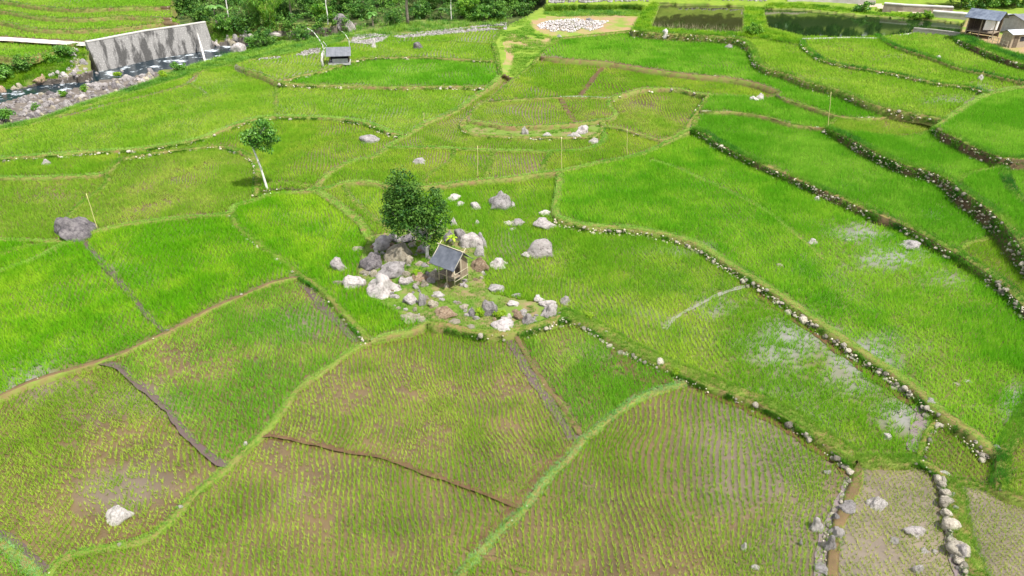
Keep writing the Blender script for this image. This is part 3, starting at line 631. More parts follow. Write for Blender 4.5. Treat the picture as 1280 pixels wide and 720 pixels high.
def build_bund(k, B, seed):
    kind = B['kind']; X, Y, Z, Nn = B['X'], B['Y'], B['Z'], B['N']; n = len(X); w = B['w']
    if kind == 'd':
        ed = w*.55*(1+.6*(fbm(X, Y, 1.0, 4)-.5)*2)
        rowsP = [(-1.0), (1.0)]
        V = np.stack([np.stack([X+(s*ed+.3*w*(fbm(X, Y+9, 1.6, 8)-.5))*Nn[:, 0], Y+(s*ed+.3*w*(fbm(X, Y+9, 1.6, 8)-.5))*Nn[:, 1], np.minimum(B['zl'], B['zr'])*0+Z+.05], -1) for s in rowsP], 1)
        ix = np.arange(n*2).reshape(n, 2); F = np.stack([ix[:-1, 0], ix[:-1, 1], ix[1:, 1], ix[1:, 0]], -1)
        o = link('ditch', npmesh('ditch', V.reshape(-1, 3), F), M['silverditch'] if k == 'B59' else M['lilac'] if k in ('D7', 'D8', 'D6b') else (M['ditch'] if k in ('B4', 'B5', 'D1', 'D2', 'D7', 'D8', 'D9') else M['mudditch'])); tag(o, B['label'], kind='structure'); return
    if kind in 'w': name = 'irrigation_channel'
    else: name = 'paddy_bund'
    root = empty(name, (0, 0, 0), 0, B['label'], 'channel' if kind == 'w' else 'bund', None if kind == 'w' else 'bunds between the paddies')
    hw = w*.5; top = .12 if kind == 's' else .09
    if kind == 'm': top = .08
    nzv = (fbm(X, Y, 1.0, 6)-.5)
    low_l = np.clip(Z-B['zl'], 0, 3); low_r = np.clip(Z-B['zr'], 0, 3)
    prof = [(-(hw+.10)-.25*low_r-.06, B['zr']-.15), (-(hw+.03)-.12*low_r, B['zr']+.35*(low_r+top)), (-hw, Z+top*.75), (-hw*.5, Z+top), (hw*.5, Z+top), (hw, Z+top*.75), (hw+.03+.12*low_l, B['zl']+.35*(low_l+top)), (hw+.16+.25*low_l, B['zl']-.15)]
    taper = np.clip(np.minimum(np.arange(n), np.arange(n)[::-1])/2.0, .3, 1)
    V = []
    for j, (s, z) in enumerate(prof):
        ns = (fbm(X+j*7, Y, 1.1, 12+j)-.5)*.34*(1 if j not in (3, 4) else .4); s = (s+ns)*taper
        zz = z+(fbm(X-j*5, Y, .8, 30+j)-.5)*.09*(0 if j in (0, 7) else 1)
        V.append(np.stack([X+s*Nn[:, 0], Y+s*Nn[:, 1], zz+0*X], -1))
    V = np.stack(V, 1); m = len(prof); ix = np.arange(n*m).reshape(n, m)
    F = np.stack([ix[:-1, :-1], ix[1:, :-1], ix[1:, 1:], ix[:-1, 1:]], -1).reshape(-1, 4)
    mat = M['bund_channel'] if kind == 'w' else (M['bund_mud'] if kind == 'm' or k == 'B10' else M['bund_earth'])
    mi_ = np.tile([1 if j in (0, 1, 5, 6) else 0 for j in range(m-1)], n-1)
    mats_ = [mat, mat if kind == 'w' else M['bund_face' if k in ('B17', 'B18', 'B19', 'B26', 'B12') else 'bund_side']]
    link('earth' if kind != 'w' else 'concrete', npmesh('earth', V.reshape(-1, 3), F, matidx=mi_, smooth=True), mats_, root)
    if kind == 'w': return
    y0 = Y.mean(); dens = 90 if y0 < 60 else (45 if y0 < 95 else 22)
    gm = M['bund_grass']; hh = (.07, .16); cov = 1.0
    if k in ('B8', 'B57'): gm = M['bund_grass_cool']
    if k in ('B3', 'B39', 'B37', 'B42', 'B42b', 'B46', 'B38', 'B22', 'B43', 'B32', 'B40', 'B58', 'B15', 'B44', 'B45b', 'B34'): gm = M['bund_grass_light']
    if k in ('B17', 'B18', 'B19', 'B24', 'B25', 'B26', 'B15b', 'B16', 'B20', 'B23'): gm = M['bund_grass_dark'] if k not in ('B23',) else M['bund_grass']; hh = (.18, .42)
    if k in ('B9', 'B9b', 'B12', 'B13'): hh = (.12, .30)
    if kind == 'm': dens *= .5; cov = .42
    if kind == 's': cov = .72
    if kind == 'g': cov = .9
    if k == 'B10': cov = .38
    if k == 'B3': hh = (.06, .12)
    scatter_bund_grass(B, dens, hh[0], hh[1], gm, seed, root, cover=cov)
    if k in ('B17', 'B18', 'B12', 'B9', 'B9b'):
        scatter_bund_grass(B, dens*.5, .1, .2, M['bund_grass'], seed+500, root, cover=.5)
    if kind == 's' or k in ('B1', 'B3', 'B7', 'B8', 'B6'):
        rs = np.random.RandomState(seed+99)
        per = {'B12': 16, 'B10': 5, 'B15': 17, 'B17': 13, 'B18': 14, 'B19': 12, 'B9': 15.0, 'B46': 3.2, 'B47': 3, 'B2': 2.4, 'B35': 3}.get(k, 6.0 if kind == 's' else .22)
        if y0 > 95 and kind == 's': per *= .75
        ns = int(B['L']*per); q = rs.uniform(0, n-1.001, ns); i = q.astype(int)
        # clusters: some stretches are bare
        kp = fbm(X[i], Y[i], 3.5, 21)+rs.uniform(-.12, .12, ns) > (.44 if kind == 's' else .45)-(.25 if k in ('B12', 'B10') else .10 if k in ('B9', 'B15') else 0); q = q[kp]; i = i[kp]; f = q-i; ns = len(q)
        if ns < 1: return
        I = lambda a: a[i]*(1-f)+a[i+1]*f
        x, y, z = I(X), I(Y), I(Z); nx, ny = I(Nn[:, 0]), I(Nn[:, 1]); zl, zr = I(B['zl']), I(B['zr'])
        # the stony side: the lower one, else the one towards the camera
        sg = np.where(np.abs(zl-zr) > .08, np.where(zl < zr, 1, -1), np.where(ny < 0, 1, -1))
        low = np.where(sg > 0, zl, zr); hgt = z-low; t = rs.uniform(-.05, 1.0, ns)
        s = hw+.06+.28*hgt*(1-t)+rs.uniform(-.04, .14, ns); zc = low+t*(hgt+.06)
        if kind != 's': s = rs.uniform(-.3, 1, ns)*hw; zc = z+.08
        if k == 'B9':
            two = rs.rand(ns) < .4; s = np.where(two, rs.uniform(-.6, .5, ns)*hw, s); zc = np.where(two, z+.12, zc)
        R = (.05+.13*rs.rand(ns)**2)*(1+.7*(rs.rand(ns) < .10))*(1.0 if y0 < 70 else 1.1)
        if k in ('B12',): R *= 2.0
        if k in ('B10',): R *= 1.2
        if k in ('B9', 'B15', 'B10', 'B48', 'B46', 'B49'):
            R *= rs.choice([.8, 1.0, 1.7], ns, p=[.5, .35, .15]); t = t**1.6*.9; zc = low+t*(hgt+.05); s = np.where((k == 'B9') & (s < hw), s, hw+.10+.28*hgt*(1-t)+rs.uniform(-.04, .20, ns))
        P = np.stack([x+nx*s*sg, y+ny*s*sg, zc+R*.25], -1)
        _, _, dp = project(P[:, 0], P[:, 1], P[:, 2]); big = np.argsort(-R/dp)
        nbig = int(min(100, (R/dp*FPX > 1.9).sum())); hero, rest = big[:nbig], big[nbig:]
        rr = random.Random(seed)
        for j in hero:
            o = bpy.data.objects.new('stone', stone_mesh(rr.randrange(8))); C.objects.link(o); o.parent = root
            o.location = P[j]; o.rotation_euler = (0, 0, rr.uniform(0, 6.28)); o.scale = [R[j]*rr.uniform(.8, 1.25) for _ in range(3)]
        if len(rest):
            V, F = stones_mesh(P[rest], R[rest], seed)
            tag(link('small_stones', npmesh('small_stones', V, F), M['wallstone'], root), kind='stuff')
for i, (k, B) in enumerate(BUNDS.items()): build_bund(k, B, 100+i)

for pl in ([(438,54),(444,44),(470,43),(487,45),(478,52),(462,56)], [(487,45),(530,40),(580,35),(633,28),(633,37),(590,40),(540,45),(500,48)], [(368,70),(384,62),(400,60),(400,66),(380,70)], [(320,76),(352,73),(350,71),(322,73)]): BLOCK |= poly_mask(pl)
# ------------------------------------------------ the crop
def thin_at(u, v):
    d = np.zeros_like(u)
    for (cu, cv, ru, rv, a) in THIN:
        d = np.maximum(d, a*np.exp(-((u-cu)/ru)**2-((v-cv)/rv)**2))
    return d
NTUFT = 0
rice_mats = {}
for i, (sd, z, sty, ang, lab) in enumerate(FIELDS):
    sa, sl, h, rad, nb, bw, keep, c1, c2, gmn = STY[sty]
    mask = (LABM == i) & (UU > -250) & (UU < 1530) & (VV > -6) & (VV < 856)
    if mask.sum() < 20: continue
    xs = a_[mask]*(z-H)/dz_[mask]; ys = dy_[mask]*(z-H)/dz_[mask]
    # far plots: wider set, fuller clumps
    farf = float(np.clip(np.median(ys)/85, 1, 1.6)); sa *= farf; sl *= farf; rad *= farf; bw *= farf
    th = math.radians(ang); ex = np.array([math.cos(th), math.sin(th)]); ey = np.array([-ex[1], ex[0]])
    p = xs*ex[0]+ys*ex[1]; q = xs*ey[0]+ys*ey[1]
    A, Bq = np.meshgrid(np.arange(p.min()-2, p.max()+2, sl), np.arange(q.min()-2, q.max()+2, sa)); A = A.ravel(); Bq = Bq.ravel()
    rs = np.random.RandomState(i+50)
    X = A*ex[0]+Bq*ey[0]; Y = A*ex[1]+Bq*ey[1]
    wx = (vnoise(X, Y, 7.0, i)-.5)*2.4+(vnoise(X, Y, 2.6, i+7)-.5)*.55; wy = (vnoise(X, Y, 6.0, i+3)-.5)*1.2
    if sty == 'W': wx = wx*.35
    X = X+wx*ey[0]+wy*ex[0]+rs.normal(0, .016, len(X)); Y = Y+wx*ey[1]+wy*ex[1]+rs.normal(0, .03, len(Y))
    u, v, d = project(X, Y, z); ok = (u > -250) & (u < 1530) & (v > -6) & (v < 856) & (Y > 0)
    X, Y, u, v = X[ok], Y[ok], u[ok], v[ok]; r, c = pix(u, v)
    ok = (LABM[r, c] == i) & ~BLOCK[r, c] & (np.abs(ZA[r, c]-z) < .07)
    X, Y, u, v = X[ok], Y[ok], u[ok], v[ok]
    patch = fbm(X, Y, 9, i+11); pp = fbm(X, Y, 2.2, i+23)
    k_ = keep*(1-thin_at(u, v)*np.clip(.55+1.3*(pp-.3), 0, 1.15))
    if sty[0] in 'SW': k_ = k_*np.clip(1.15-np.clip(patch*.6+pp*.4-.55, 0, 1)*4, .45, 1)
    ok = rs.rand(len(X)) < k_; X, Y, pp, patch, u, v = X[ok], Y[ok], pp[ok], patch[ok], u[ok], v[ok]
    if len(X) == 0: continue
    NTUFT += len(X)
    tone = np.clip(.52+(patch-.5)*1.15+(pp-.5)*.9+rs.normal(0, .12, len(X)), 0, 1)
    hv = h*np.clip(1.15-(tone-.5)*.5, .7, 1.4); rv = rad*np.clip(1.1-(tone-.5)*.6, .7, 1.3)
    V, F, T = tufts(np.stack([X, Y, np.full(len(X), z)], -1), hv, rv, nb, bw, tone, i, .55)
    key = (c1, c2)
    if key not in rice_mats: rice_mats[key] = leafy('rice_leaf', c1, c2, .75, .45, .06)
    o = link('rice_crop', npmesh('rice_crop', V, F, T), rice_mats[key]); tag(o, lab, 'rice', 'rice growing in the paddies', 'stuff')
print('rice clumps', NTUFT)
# ------------------------------------------------ helpers for modelled things
class MB:
    def __init__(s): s.V = []; s.F = []; s.n = 0
    def add(s, V, F):
        s.V += [tuple(v) for v in V]; s.F += [tuple(i+s.n for i in f) for f in F]; s.n += len(V); return s
    def box(s, c, d, rz=0, rx=0, ry=0, taper=1):
        R = Matrix.Rotation(rz, 3, 'Z') @ Matrix.Rotation(ry, 3, 'Y') @ Matrix.Rotation(rx, 3, 'X'); V = []
        for z in (-1, 1):
            k = taper if z > 0 else 1
            for x, y in ((-1, -1), (1, -1), (1, 1), (-1, 1)): V.append(Vector(c)+R @ Vector((x*d[0]/2*k, y*d[1]/2*k, z*d[2]/2)))
        return s.add(V, [(3, 2, 1, 0), (4, 5, 6, 7), (0, 1, 5, 4), (1, 2, 6, 5), (2, 3, 7, 6), (3, 0, 4, 7)])
    def tube(s, pts, rad, seg=7, cap=True):
        P = [Vector(p) for p in pts]; rad = rad if hasattr(rad, '__len__') else [rad]*len(P); V = []; F = []
        for i, p in enumerate(P):
            t = (P[min(i+1, len(P)-1)]-P[max(i-1, 0)]).normalized(); a = t.orthogonal().normalized() if i == 0 else (a-t*a.dot(t)).normalized(); b = t.cross(a)
            for k in range(seg):
                th = 2*math.pi*k/seg; V.append(p+(a*math.cos(th)+b*math.sin(th))*rad[i])
        for i in range(len(P)-1):
            for k in range(seg): F.append((i*seg+k, i*seg+(k+1) % seg, (i+1)*seg+(k+1) % seg, (i+1)*seg+k))
        if cap: F.append(tuple(range(seg))[::-1]); F.append(tuple((len(P)-1)*seg+k for k in range(seg)))
        return s.add(V, F)
    def build(s, name, mat, parent=None, smooth=False, bevel=0):
        me = bpy.data.meshes.new(name); me.from_pydata([tuple(v) for v in s.V], [], s.F); me.update()
        if smooth: me.polygons.foreach_set('use_smooth', [True]*len(me.polygons))
        o = link(name, me, mat, parent)
        if bevel: md = o.modifiers.new('bevel', 'BEVEL'); md.width = bevel; md.segments = 2
        return o
M['bark'] = simple('bark', (.20,.16,.12), (.32,.28,.22), 3, .9, .7, .03)
M['white_bark'] = simple('white_bark', (.78,.76,.70), (.60,.57,.52), 2.5, .8, .4, .02, c3=(.35,.33,.29))
M['bamboo'] = simple('bamboo_pole', (.62,.56,.22), (.50,.46,.20), 3, .5, .2, .01)
M['wood'] = simple('weathered_wood', (.34,.28,.20), (.24,.19,.14), 4, .85, .4, .01)
M['pale_wood'] = simple('pale_bamboo', (.56,.50,.36), (.42,.37,.26), 4, .75, .4, .01)
M['dark_wood'] = simple('dark_wood', (.10,.075,.055), (.18,.14,.10), 5, .9, .5, .02)
M['felt'] = simple('dark_roof_felt', (.075,.085,.105), (.12,.13,.155), 2, .7, .3, .02, c3=(.26,.27,.28))
M['zinc'] = simple('grey_roof_sheet', (.13,.14,.155), (.19,.195,.215), 1.5, .85, .2, .01)
M['blue_zinc'] = simple('bluish_roof_sheet', (.08,.10,.14), (.17,.20,.25), 1.2, .8, .2, .01)
M['plaster'] = simple('grey_wall_board', (.50,.49,.50), (.38,.36,.36), 2, .9, .3, .01)
M['concrete'] = simple('weathered_concrete', (.42,.40,.36), (.30,.28,.24), .8, .9, .4, .02, c3=(.18,.17,.13))
M['brownstone'] = simple('brown_stonework', (.24,.19,.14), (.36,.30,.23), 1.5, .9, .6, .05)
M['pale_concrete'] = simple('pale_concrete', (.62,.60,.56), (.50,.48,.44), .8, .9, .3, .02)
M['cloth'] = simple('white_cloth', (.80,.79,.78), (.72,.71,.70), 2, .9, .2, .01)
M['tarp'] = simple('pale_tarp', (.58,.62,.64), (.48,.52,.55), 1, .6, .2, .01)
M['dark'] = simple('dark_board', (.03,.03,.04), (.05,.05,.06), 3, .9, .2, .01)
def weave_mat():
    m, nt, b, o = new_mat('woven_bamboo'); tc = nt.nodes.new('ShaderNodeTexCoord'); wv = nt.nodes.new('ShaderNodeTexWave'); wv.bands_direction = 'X'; wv.inputs['Scale'].default_value = 3.2; wv.inputs['Distortion'].default_value = 1.2
    nt.links.new(tc.outputs['Object'], wv.inputs['Vector']); nt.links.new(ramp(nt, wv.outputs['Fac'], [(0, (.22,.165,.11)), (.5, (.38,.31,.22)), (1, (.47,.39,.29))]), b.inputs['Base Color'])
    b.inputs['Roughness'].default_value = .8; bump(nt, b, wv.outputs['Fac'], .5, .02); return m
M['weave'] = weave_mat()
def cobble_mat():
    m, nt, b, o = new_mat('cobbled_wall'); tc = nt.nodes.new('ShaderNodeTexCoord'); v = nt.nodes.new('ShaderNodeTexVoronoi'); v.feature = 'DISTANCE_TO_EDGE'; v.inputs['Scale'].default_value = 2.6
    nt.links.new(tc.outputs['Object'], v.inputs['Vector']); c = ramp(nt, v.outputs['Distance'], [(.05, (.24,.23,.22)), (.14, (.27,.26,.245)), (.5, (.36,.345,.33))])
    st = noise_tex(nt, .35, 6, .65, 'Object', (1.6, 1, .18)); s = ramp(nt, st, [(.48, g3(1.0)), (.56, g3(.28))])
    mx = nt.nodes.new('ShaderNodeMix'); mx.data_type = 'RGBA'; mx.blend_type = 'MULTIPLY'; mx.inputs[0].default_value = 1; nt.links.new(c, mx.inputs[6]); nt.links.new(s, mx.inputs[7])
    nt.links.new(mx.outputs[2], b.inputs['Base Color']); b.inputs['Roughness'].default_value = .9; bump(nt, b, v.outputs['Distance'], .7, .15); return m
M['cobble'] = cobble_mat()
M['leaf_dark'] = leafy('dark_glossy_leaf', (.030,.105,.010), (.115,.235,.030), .6, .15, .25, c0=(.010,.05,.010))
M['leaf_mid'] = leafy('mid_green_leaf', (.07,.22,.02), (.19,.39,.045), .45, .25, .4, c0=(.022,.10,.014))
M['leaf_forest'] = leafy('forest_leaf', (.05,.16,.02), (.17,.34,.045), .5, .25, .3, c0=(.018,.075,.014))
M['leaf_bright'] = leafy('bright_leaf', (.09,.26,.015), (.24,.42,.03), .5, .3, .3, c0=(.04,.16,.012))
M['leaf_lime'] = leafy('lime_leaf', (.22,.42,.015), (.42,.55,.03), .5, .3, .3)
M['leaf_banana'] = leafy('banana_leaf', (.08,.26,.03), (.22,.42,.08), .4, .35, .5)
M['leaf_straw'] = leafy('dry_leaf', (.30,.26,.14), (.52,.47,.30), .8, .2, .2)

def leaf_cloud(centres, sig, per, size, seed, squash=.75, aspect=.5, droop=0, tonebase=None):
    rs = np.random.RandomState(seed); Cn = np.repeat(np.asarray(centres, float), per, 0); n = len(Cn)
    sg = np.repeat(np.broadcast_to(sig, len(centres)), per)
    d = rs.normal(0, 1, (n, 3)); d /= np.linalg.norm(d, axis=1)[:, None]; r = sg*rs.uniform(.25, 1, n)**.6
    P = Cn+d*r[:, None]*np.array([1, 1, squash]); sz = size*rs.uniform(.6, 1.3, n)
    nrm = d*.7+rs.normal(0, .6, (n, 3)); nrm[:, 2] += .5; nrm /= np.linalg.norm(nrm, axis=1)[:, None]
    a = np.cross(nrm, rs.normal(0, 1, (n, 3))); a /= np.linalg.norm(a, axis=1)[:, None]; a[:, 2] -= droop; b_ = np.cross(nrm, a)
    a = a*sz[:, None]*.5; b_ = b_*sz[:, None]*.5*aspect
    V = np.stack([P-a, P+b_-a*.1, P+a, P-b_-a*.1], 1).reshape(-1, 3); F = np.arange(n*4).reshape(-1, 4)
    tb = np.repeat(rs.uniform(.15, .85, len(centres)), per); T = np.clip(tb+rs.uniform(-.25, .25, n), 0, 1)
    return V, F, np.repeat(T, 4)
def lobes_points(lobes, n, seed, shell=.55):
    rs = np.random.RandomState(seed); out = []
    vol = np.array([l[3]*l[4]*l[5] for l in lobes]); vol = vol/vol.sum()
    for l, f in zip(lobes, vol):
        m = max(4, int(n*f)); d = rs.normal(0, 1, (m, 3)); d /= np.linalg.norm(d, axis=1)[:, None]; r = rs.uniform(shell**3, 1, m)**(1/3)
        out.append(np.array(l[:3])+d*r[:, None]*np.array(l[3:6]))
    return np.vstack(out)
def jitter_path(p0, p1, k, amp, seed):
    rs = random.Random(seed); p0, p1 = Vector(p0), Vector(p1)
    return [p0.lerp(p1, i/k)+(Vector((rs.uniform(-1, 1), rs.uniform(-1, 1), 0))*amp if 0 < i < k else Vector()) for i in range(k+1)]

# ------------------------------------------------ boulders
PROT = {}
def proto_mesh(j, mk, flat):
    key = (j, mk, flat)
    if key not in PROT:
        V, F = ico(4, 300+j*7, .34, 1.0); me = npmesh('boulder', V, F, smooth=True)
        me.materials.append(M[mk]); PROT[key] = me
    return PROT[key]
TN = {'p': 'r_pink', 'g': 'r_grey', 'd': 'r_dark', 'w': 'r_white', 'c': 'r_cream', 't': 'r_tan'}
GW = {'p': 'pinkish', 'g': 'grey', 'd': 'dark grey', 'w': 'white', 'c': 'cream', 't': 'tan'}
bcount = 0
FB_ = 'single boulders standing in the paddies'; HB_ = 'boulders in and around the rock pile by the bamboo shelter'
def boulder(u, vb, w, h, tone, label, group, name='boulder', z=None, tall=None, rz=None, cat=None):
    global bcount; bcount += 1; rs = random.Random(bcount*13+5)
    x, y, gz = ground_at(u, vb-.12*h); gz = gz if z is None else z; x, y, _ = gp(u, vb-.12*h, gz)
    _, _, d = project(x, y, gz); dep = math.atan2(H-gz, y); m = d/FPX
    big = 1.12 if group in (HB_, FB_) else 1.02; rx = w/2*m*.98*big; ry = rx*rs.uniform(.75, .95); hm = h*m*.92*big
    rs_ = ry*math.sin(dep); hz = max((.62 if w > 9 and vb > 300 else .42)*rx, math.sqrt(max(0, (hm-rs_)**2-rs_**2 if hm > 2*rs_ else 0))/math.cos(dep))
    o = bpy.data.objects.new(name, proto_mesh(rs.randrange(9), TN[tone], 1)); C.objects.link(o)
    o.location = (x, y+ry*.55, gz-.05*hz); o.scale = (rx*1.12, ry*1.12, hz*1.15); o.rotation_euler = (rs.uniform(-.12, .12), rs.uniform(-.12, .12), rs.choice([0, math.pi])+rs.uniform(-.35, .35))
    tag(o, label, cat or ('boulder' if name == 'boulder' else 'rock'), group); return o
HB = 'boulders in and around the rock pile by the bamboo shelter'
ROCKS = [
(423,340,18,16,'p','pinkish boulder standing alone in bright rice left of the rock pile'),
(422,357,12,7,'c','small flat cream rock at the far left tip of the rock pile'),
(443,362,27,18,'p','pale oblong boulder at the left front of the rock pile beside the largest boulder'),
(477,372,42,27,'p','largest pale rounded boulder at the left front of the rock pile'),
(463,338,22,20,'d','dark brown boulder between the pale boulders on the left of the rock pile'),
(488,348,35,20,'g','long purplish boulder just behind the largest pale boulder'),
(498,330,31,26,'c','big cream boulder in the middle of the rock pile'),
(476,314,25,18,'p','rough pinkish boulder at the back left of the rock pile'),
(508,303,18,10,'d','dark boulder under the crown at the back of the rock pile'),
(493,304,13,12,'g','mossy grey boulder under the left of the round tree crown'),
(470,323,11,9,'p','small pinkish boulder above the dark brown one in the rock pile'),
(448,315,14,7,'c','flat cream rock at the upper left outlier of the rock pile'),
(510,331,11,11,'c','squarish cream boulder right of the big cream boulder'),
(528,317,18,9,'g','low grey boulder left of the tree trunk'),
(467,347,8,9,'c','small cream boulder between dark and long purplish boulders'),
(456,344,10,6,'c','small low cream boulder above the pale oblong boulder'),
(506,357,17,12,'p','pale slanted boulder right of the largest boulder'),
(524,352,20,13,'t','tan sloping rock in the middle of the bare patch by the shelter'),
(530,359,11,9,'c','cream rock below the tan sloping rock'),
(520,362,7,6,'w','small white rock below the tan sloping rock'),
(514,381,16,13,'p','rounded pink boulder on the grass below the rock pile'),
(528,384,9,16,'g','narrow upright grey rock on the grass below the rock pile'),
(548,371,14,6,'w','flat pure white slab on the grass in front of the shelter'),
(542,351,13,13,'c','cream boulder left of the shelter posts'),
(563,352,10,10,'c','cream boulder under the shelter roof'),
(555,398,24,17,'t','tan cracked boulder at the front edge of the grassy mound'),
(541,385,11,9,'c','cream rock above and left of the tan cracked boulder'),
(510,403,18,10,'c','left of two joined cream boulders at the lower tip of the mound'),
(525,405,20,13,'c','right of two joined cream boulders at the lower tip of the mound'),
(573,381,8,5,'c','small cream rock above the tan cracked boulder'),
(580,387,10,7,'c','small cream rock right above the tan cracked boulder'),
(589,397,7,11,'g','thin upright rock left of the lime bush'),
(613,397,19,21,'g','purplish upright boulder between the two lime bushes'),
(632,402,13,10,'w','white boulder sitting directly behind the egg-shaped boulder'),
(634,420,35,20,'p','egg-shaped pink boulder at the head of the straight mud bund'),
(661,407,18,14,'p','pink angular boulder right of the egg-shaped boulder'),
(649,400,13,10,'t','tan rock between the egg-shaped boulder and the lime bush'),
(687,398,19,17,'p','tall angular pink boulder at the right end of the mound'),
(674,379,13,10,'w','white boulder at the back of the right end of the mound'),
(684,384,17,9,'p','flat pink boulder behind the tall angular pink boulder'),
(707,381,15,10,'p','lone pink boulder in rice just right of the mound end'),
(642,383,12,7,'w','small white boulder on the grass behind the right lime bush'),
(621,366,17,11,'g','low grey boulder in the rice right of the flat white slab'),
(645,372,10,6,'g','small low grey boulder in the rice above the right lime bush'),
(623,336,24,13,'p','low broad pink boulder in the rice right of the shelter'),
(677,323,34,21,'p','peaked pink boulder in the rice right of the shelter'),
(659,322,13,6,'w','flat white rock touching the left side of the peaked boulder'),
(590,412,11,6,'c','small cream rock at the foot of the mound left of the egg-shaped boulder'),
(568,406,12,8,'c','small cream rock at the foot of the tan cracked boulder'),
(588,311,25,19,'p','big pink boulder directly behind the shelter roof'),
(602,308,12,14,'g','brown side boulder joined to the big one behind the shelter'),
(574,302,19,14,'g','grey boulder behind the shelter roof ridge'),
(560,303,10,13,'g','dark grey boulder between the trunk crown and lime banana plant'),
(600,321,13,11,'w','round white boulder right behind the shelter'),
(598,340,19,20,'t','tan sloping boulder right of the woven shelter wall'),
(604,344,7,5,'w','tiny white rock in front of the tan sloping boulder'),
]
for (u, vb, w_, h_, t_, lab) in ROCKS: boulder(u, vb, w_, h_, t_, lab, HB)
for (pl, n_, a0, a1, tn_, lb, sd_) in [
    ([(466,300),(500,297),(530,298),(546,320),(544,352),(528,365),(500,376),(470,374),(450,360),(450,335)], 85, 4, 11, 'ppgct', 'small stone wedged among the boulders of the rock pile', 91),
    ([(536,330),(548,330),(590,352),(600,330),(612,345),(600,360),(545,360)], 18, 4, 9, 'ptc', 'small stone scattered around the posts of the shelter', 92),
    ([(485,374),(505,374),(560,376),(600,384),(640,392),(700,384),(700,396),(640,405),(600,405),(560,398),(520,395),(495,388)], 46, 3, 9, 'pwct', 'small pale stone on the grass along the front of the mound', 93)]:
    rsx = random.Random(sd_)
    Q = np.array(pl, float); k_n = 0
    while k_n < n_:
        u, v = rsx.uniform(*[float(q) for q in (Q[:, 0].min(), Q[:, 0].max())]), rsx.uniform(*[float(q) for q in (Q[:, 1].min(), Q[:, 1].max())]); c_ = False
        for i in range(len(Q)):
            (x1, y1), (x2, y2) = Q[i], Q[i-1]
            if (y1 > v) != (y2 > v) and u < (x2-x1)*(v-y1)/(y2-y1)+x1: c_ = not c_
        if c_: k_n += 1; w_ = a0+(a1-a0)*rsx.random()**1.8; boulder(u, v, w_, w_*rsx.uniform(.6, .85), rsx.choice(tn_), lb, 'small stones of the rock pile', 'rock')
FB = 'single boulders standing in the paddies'
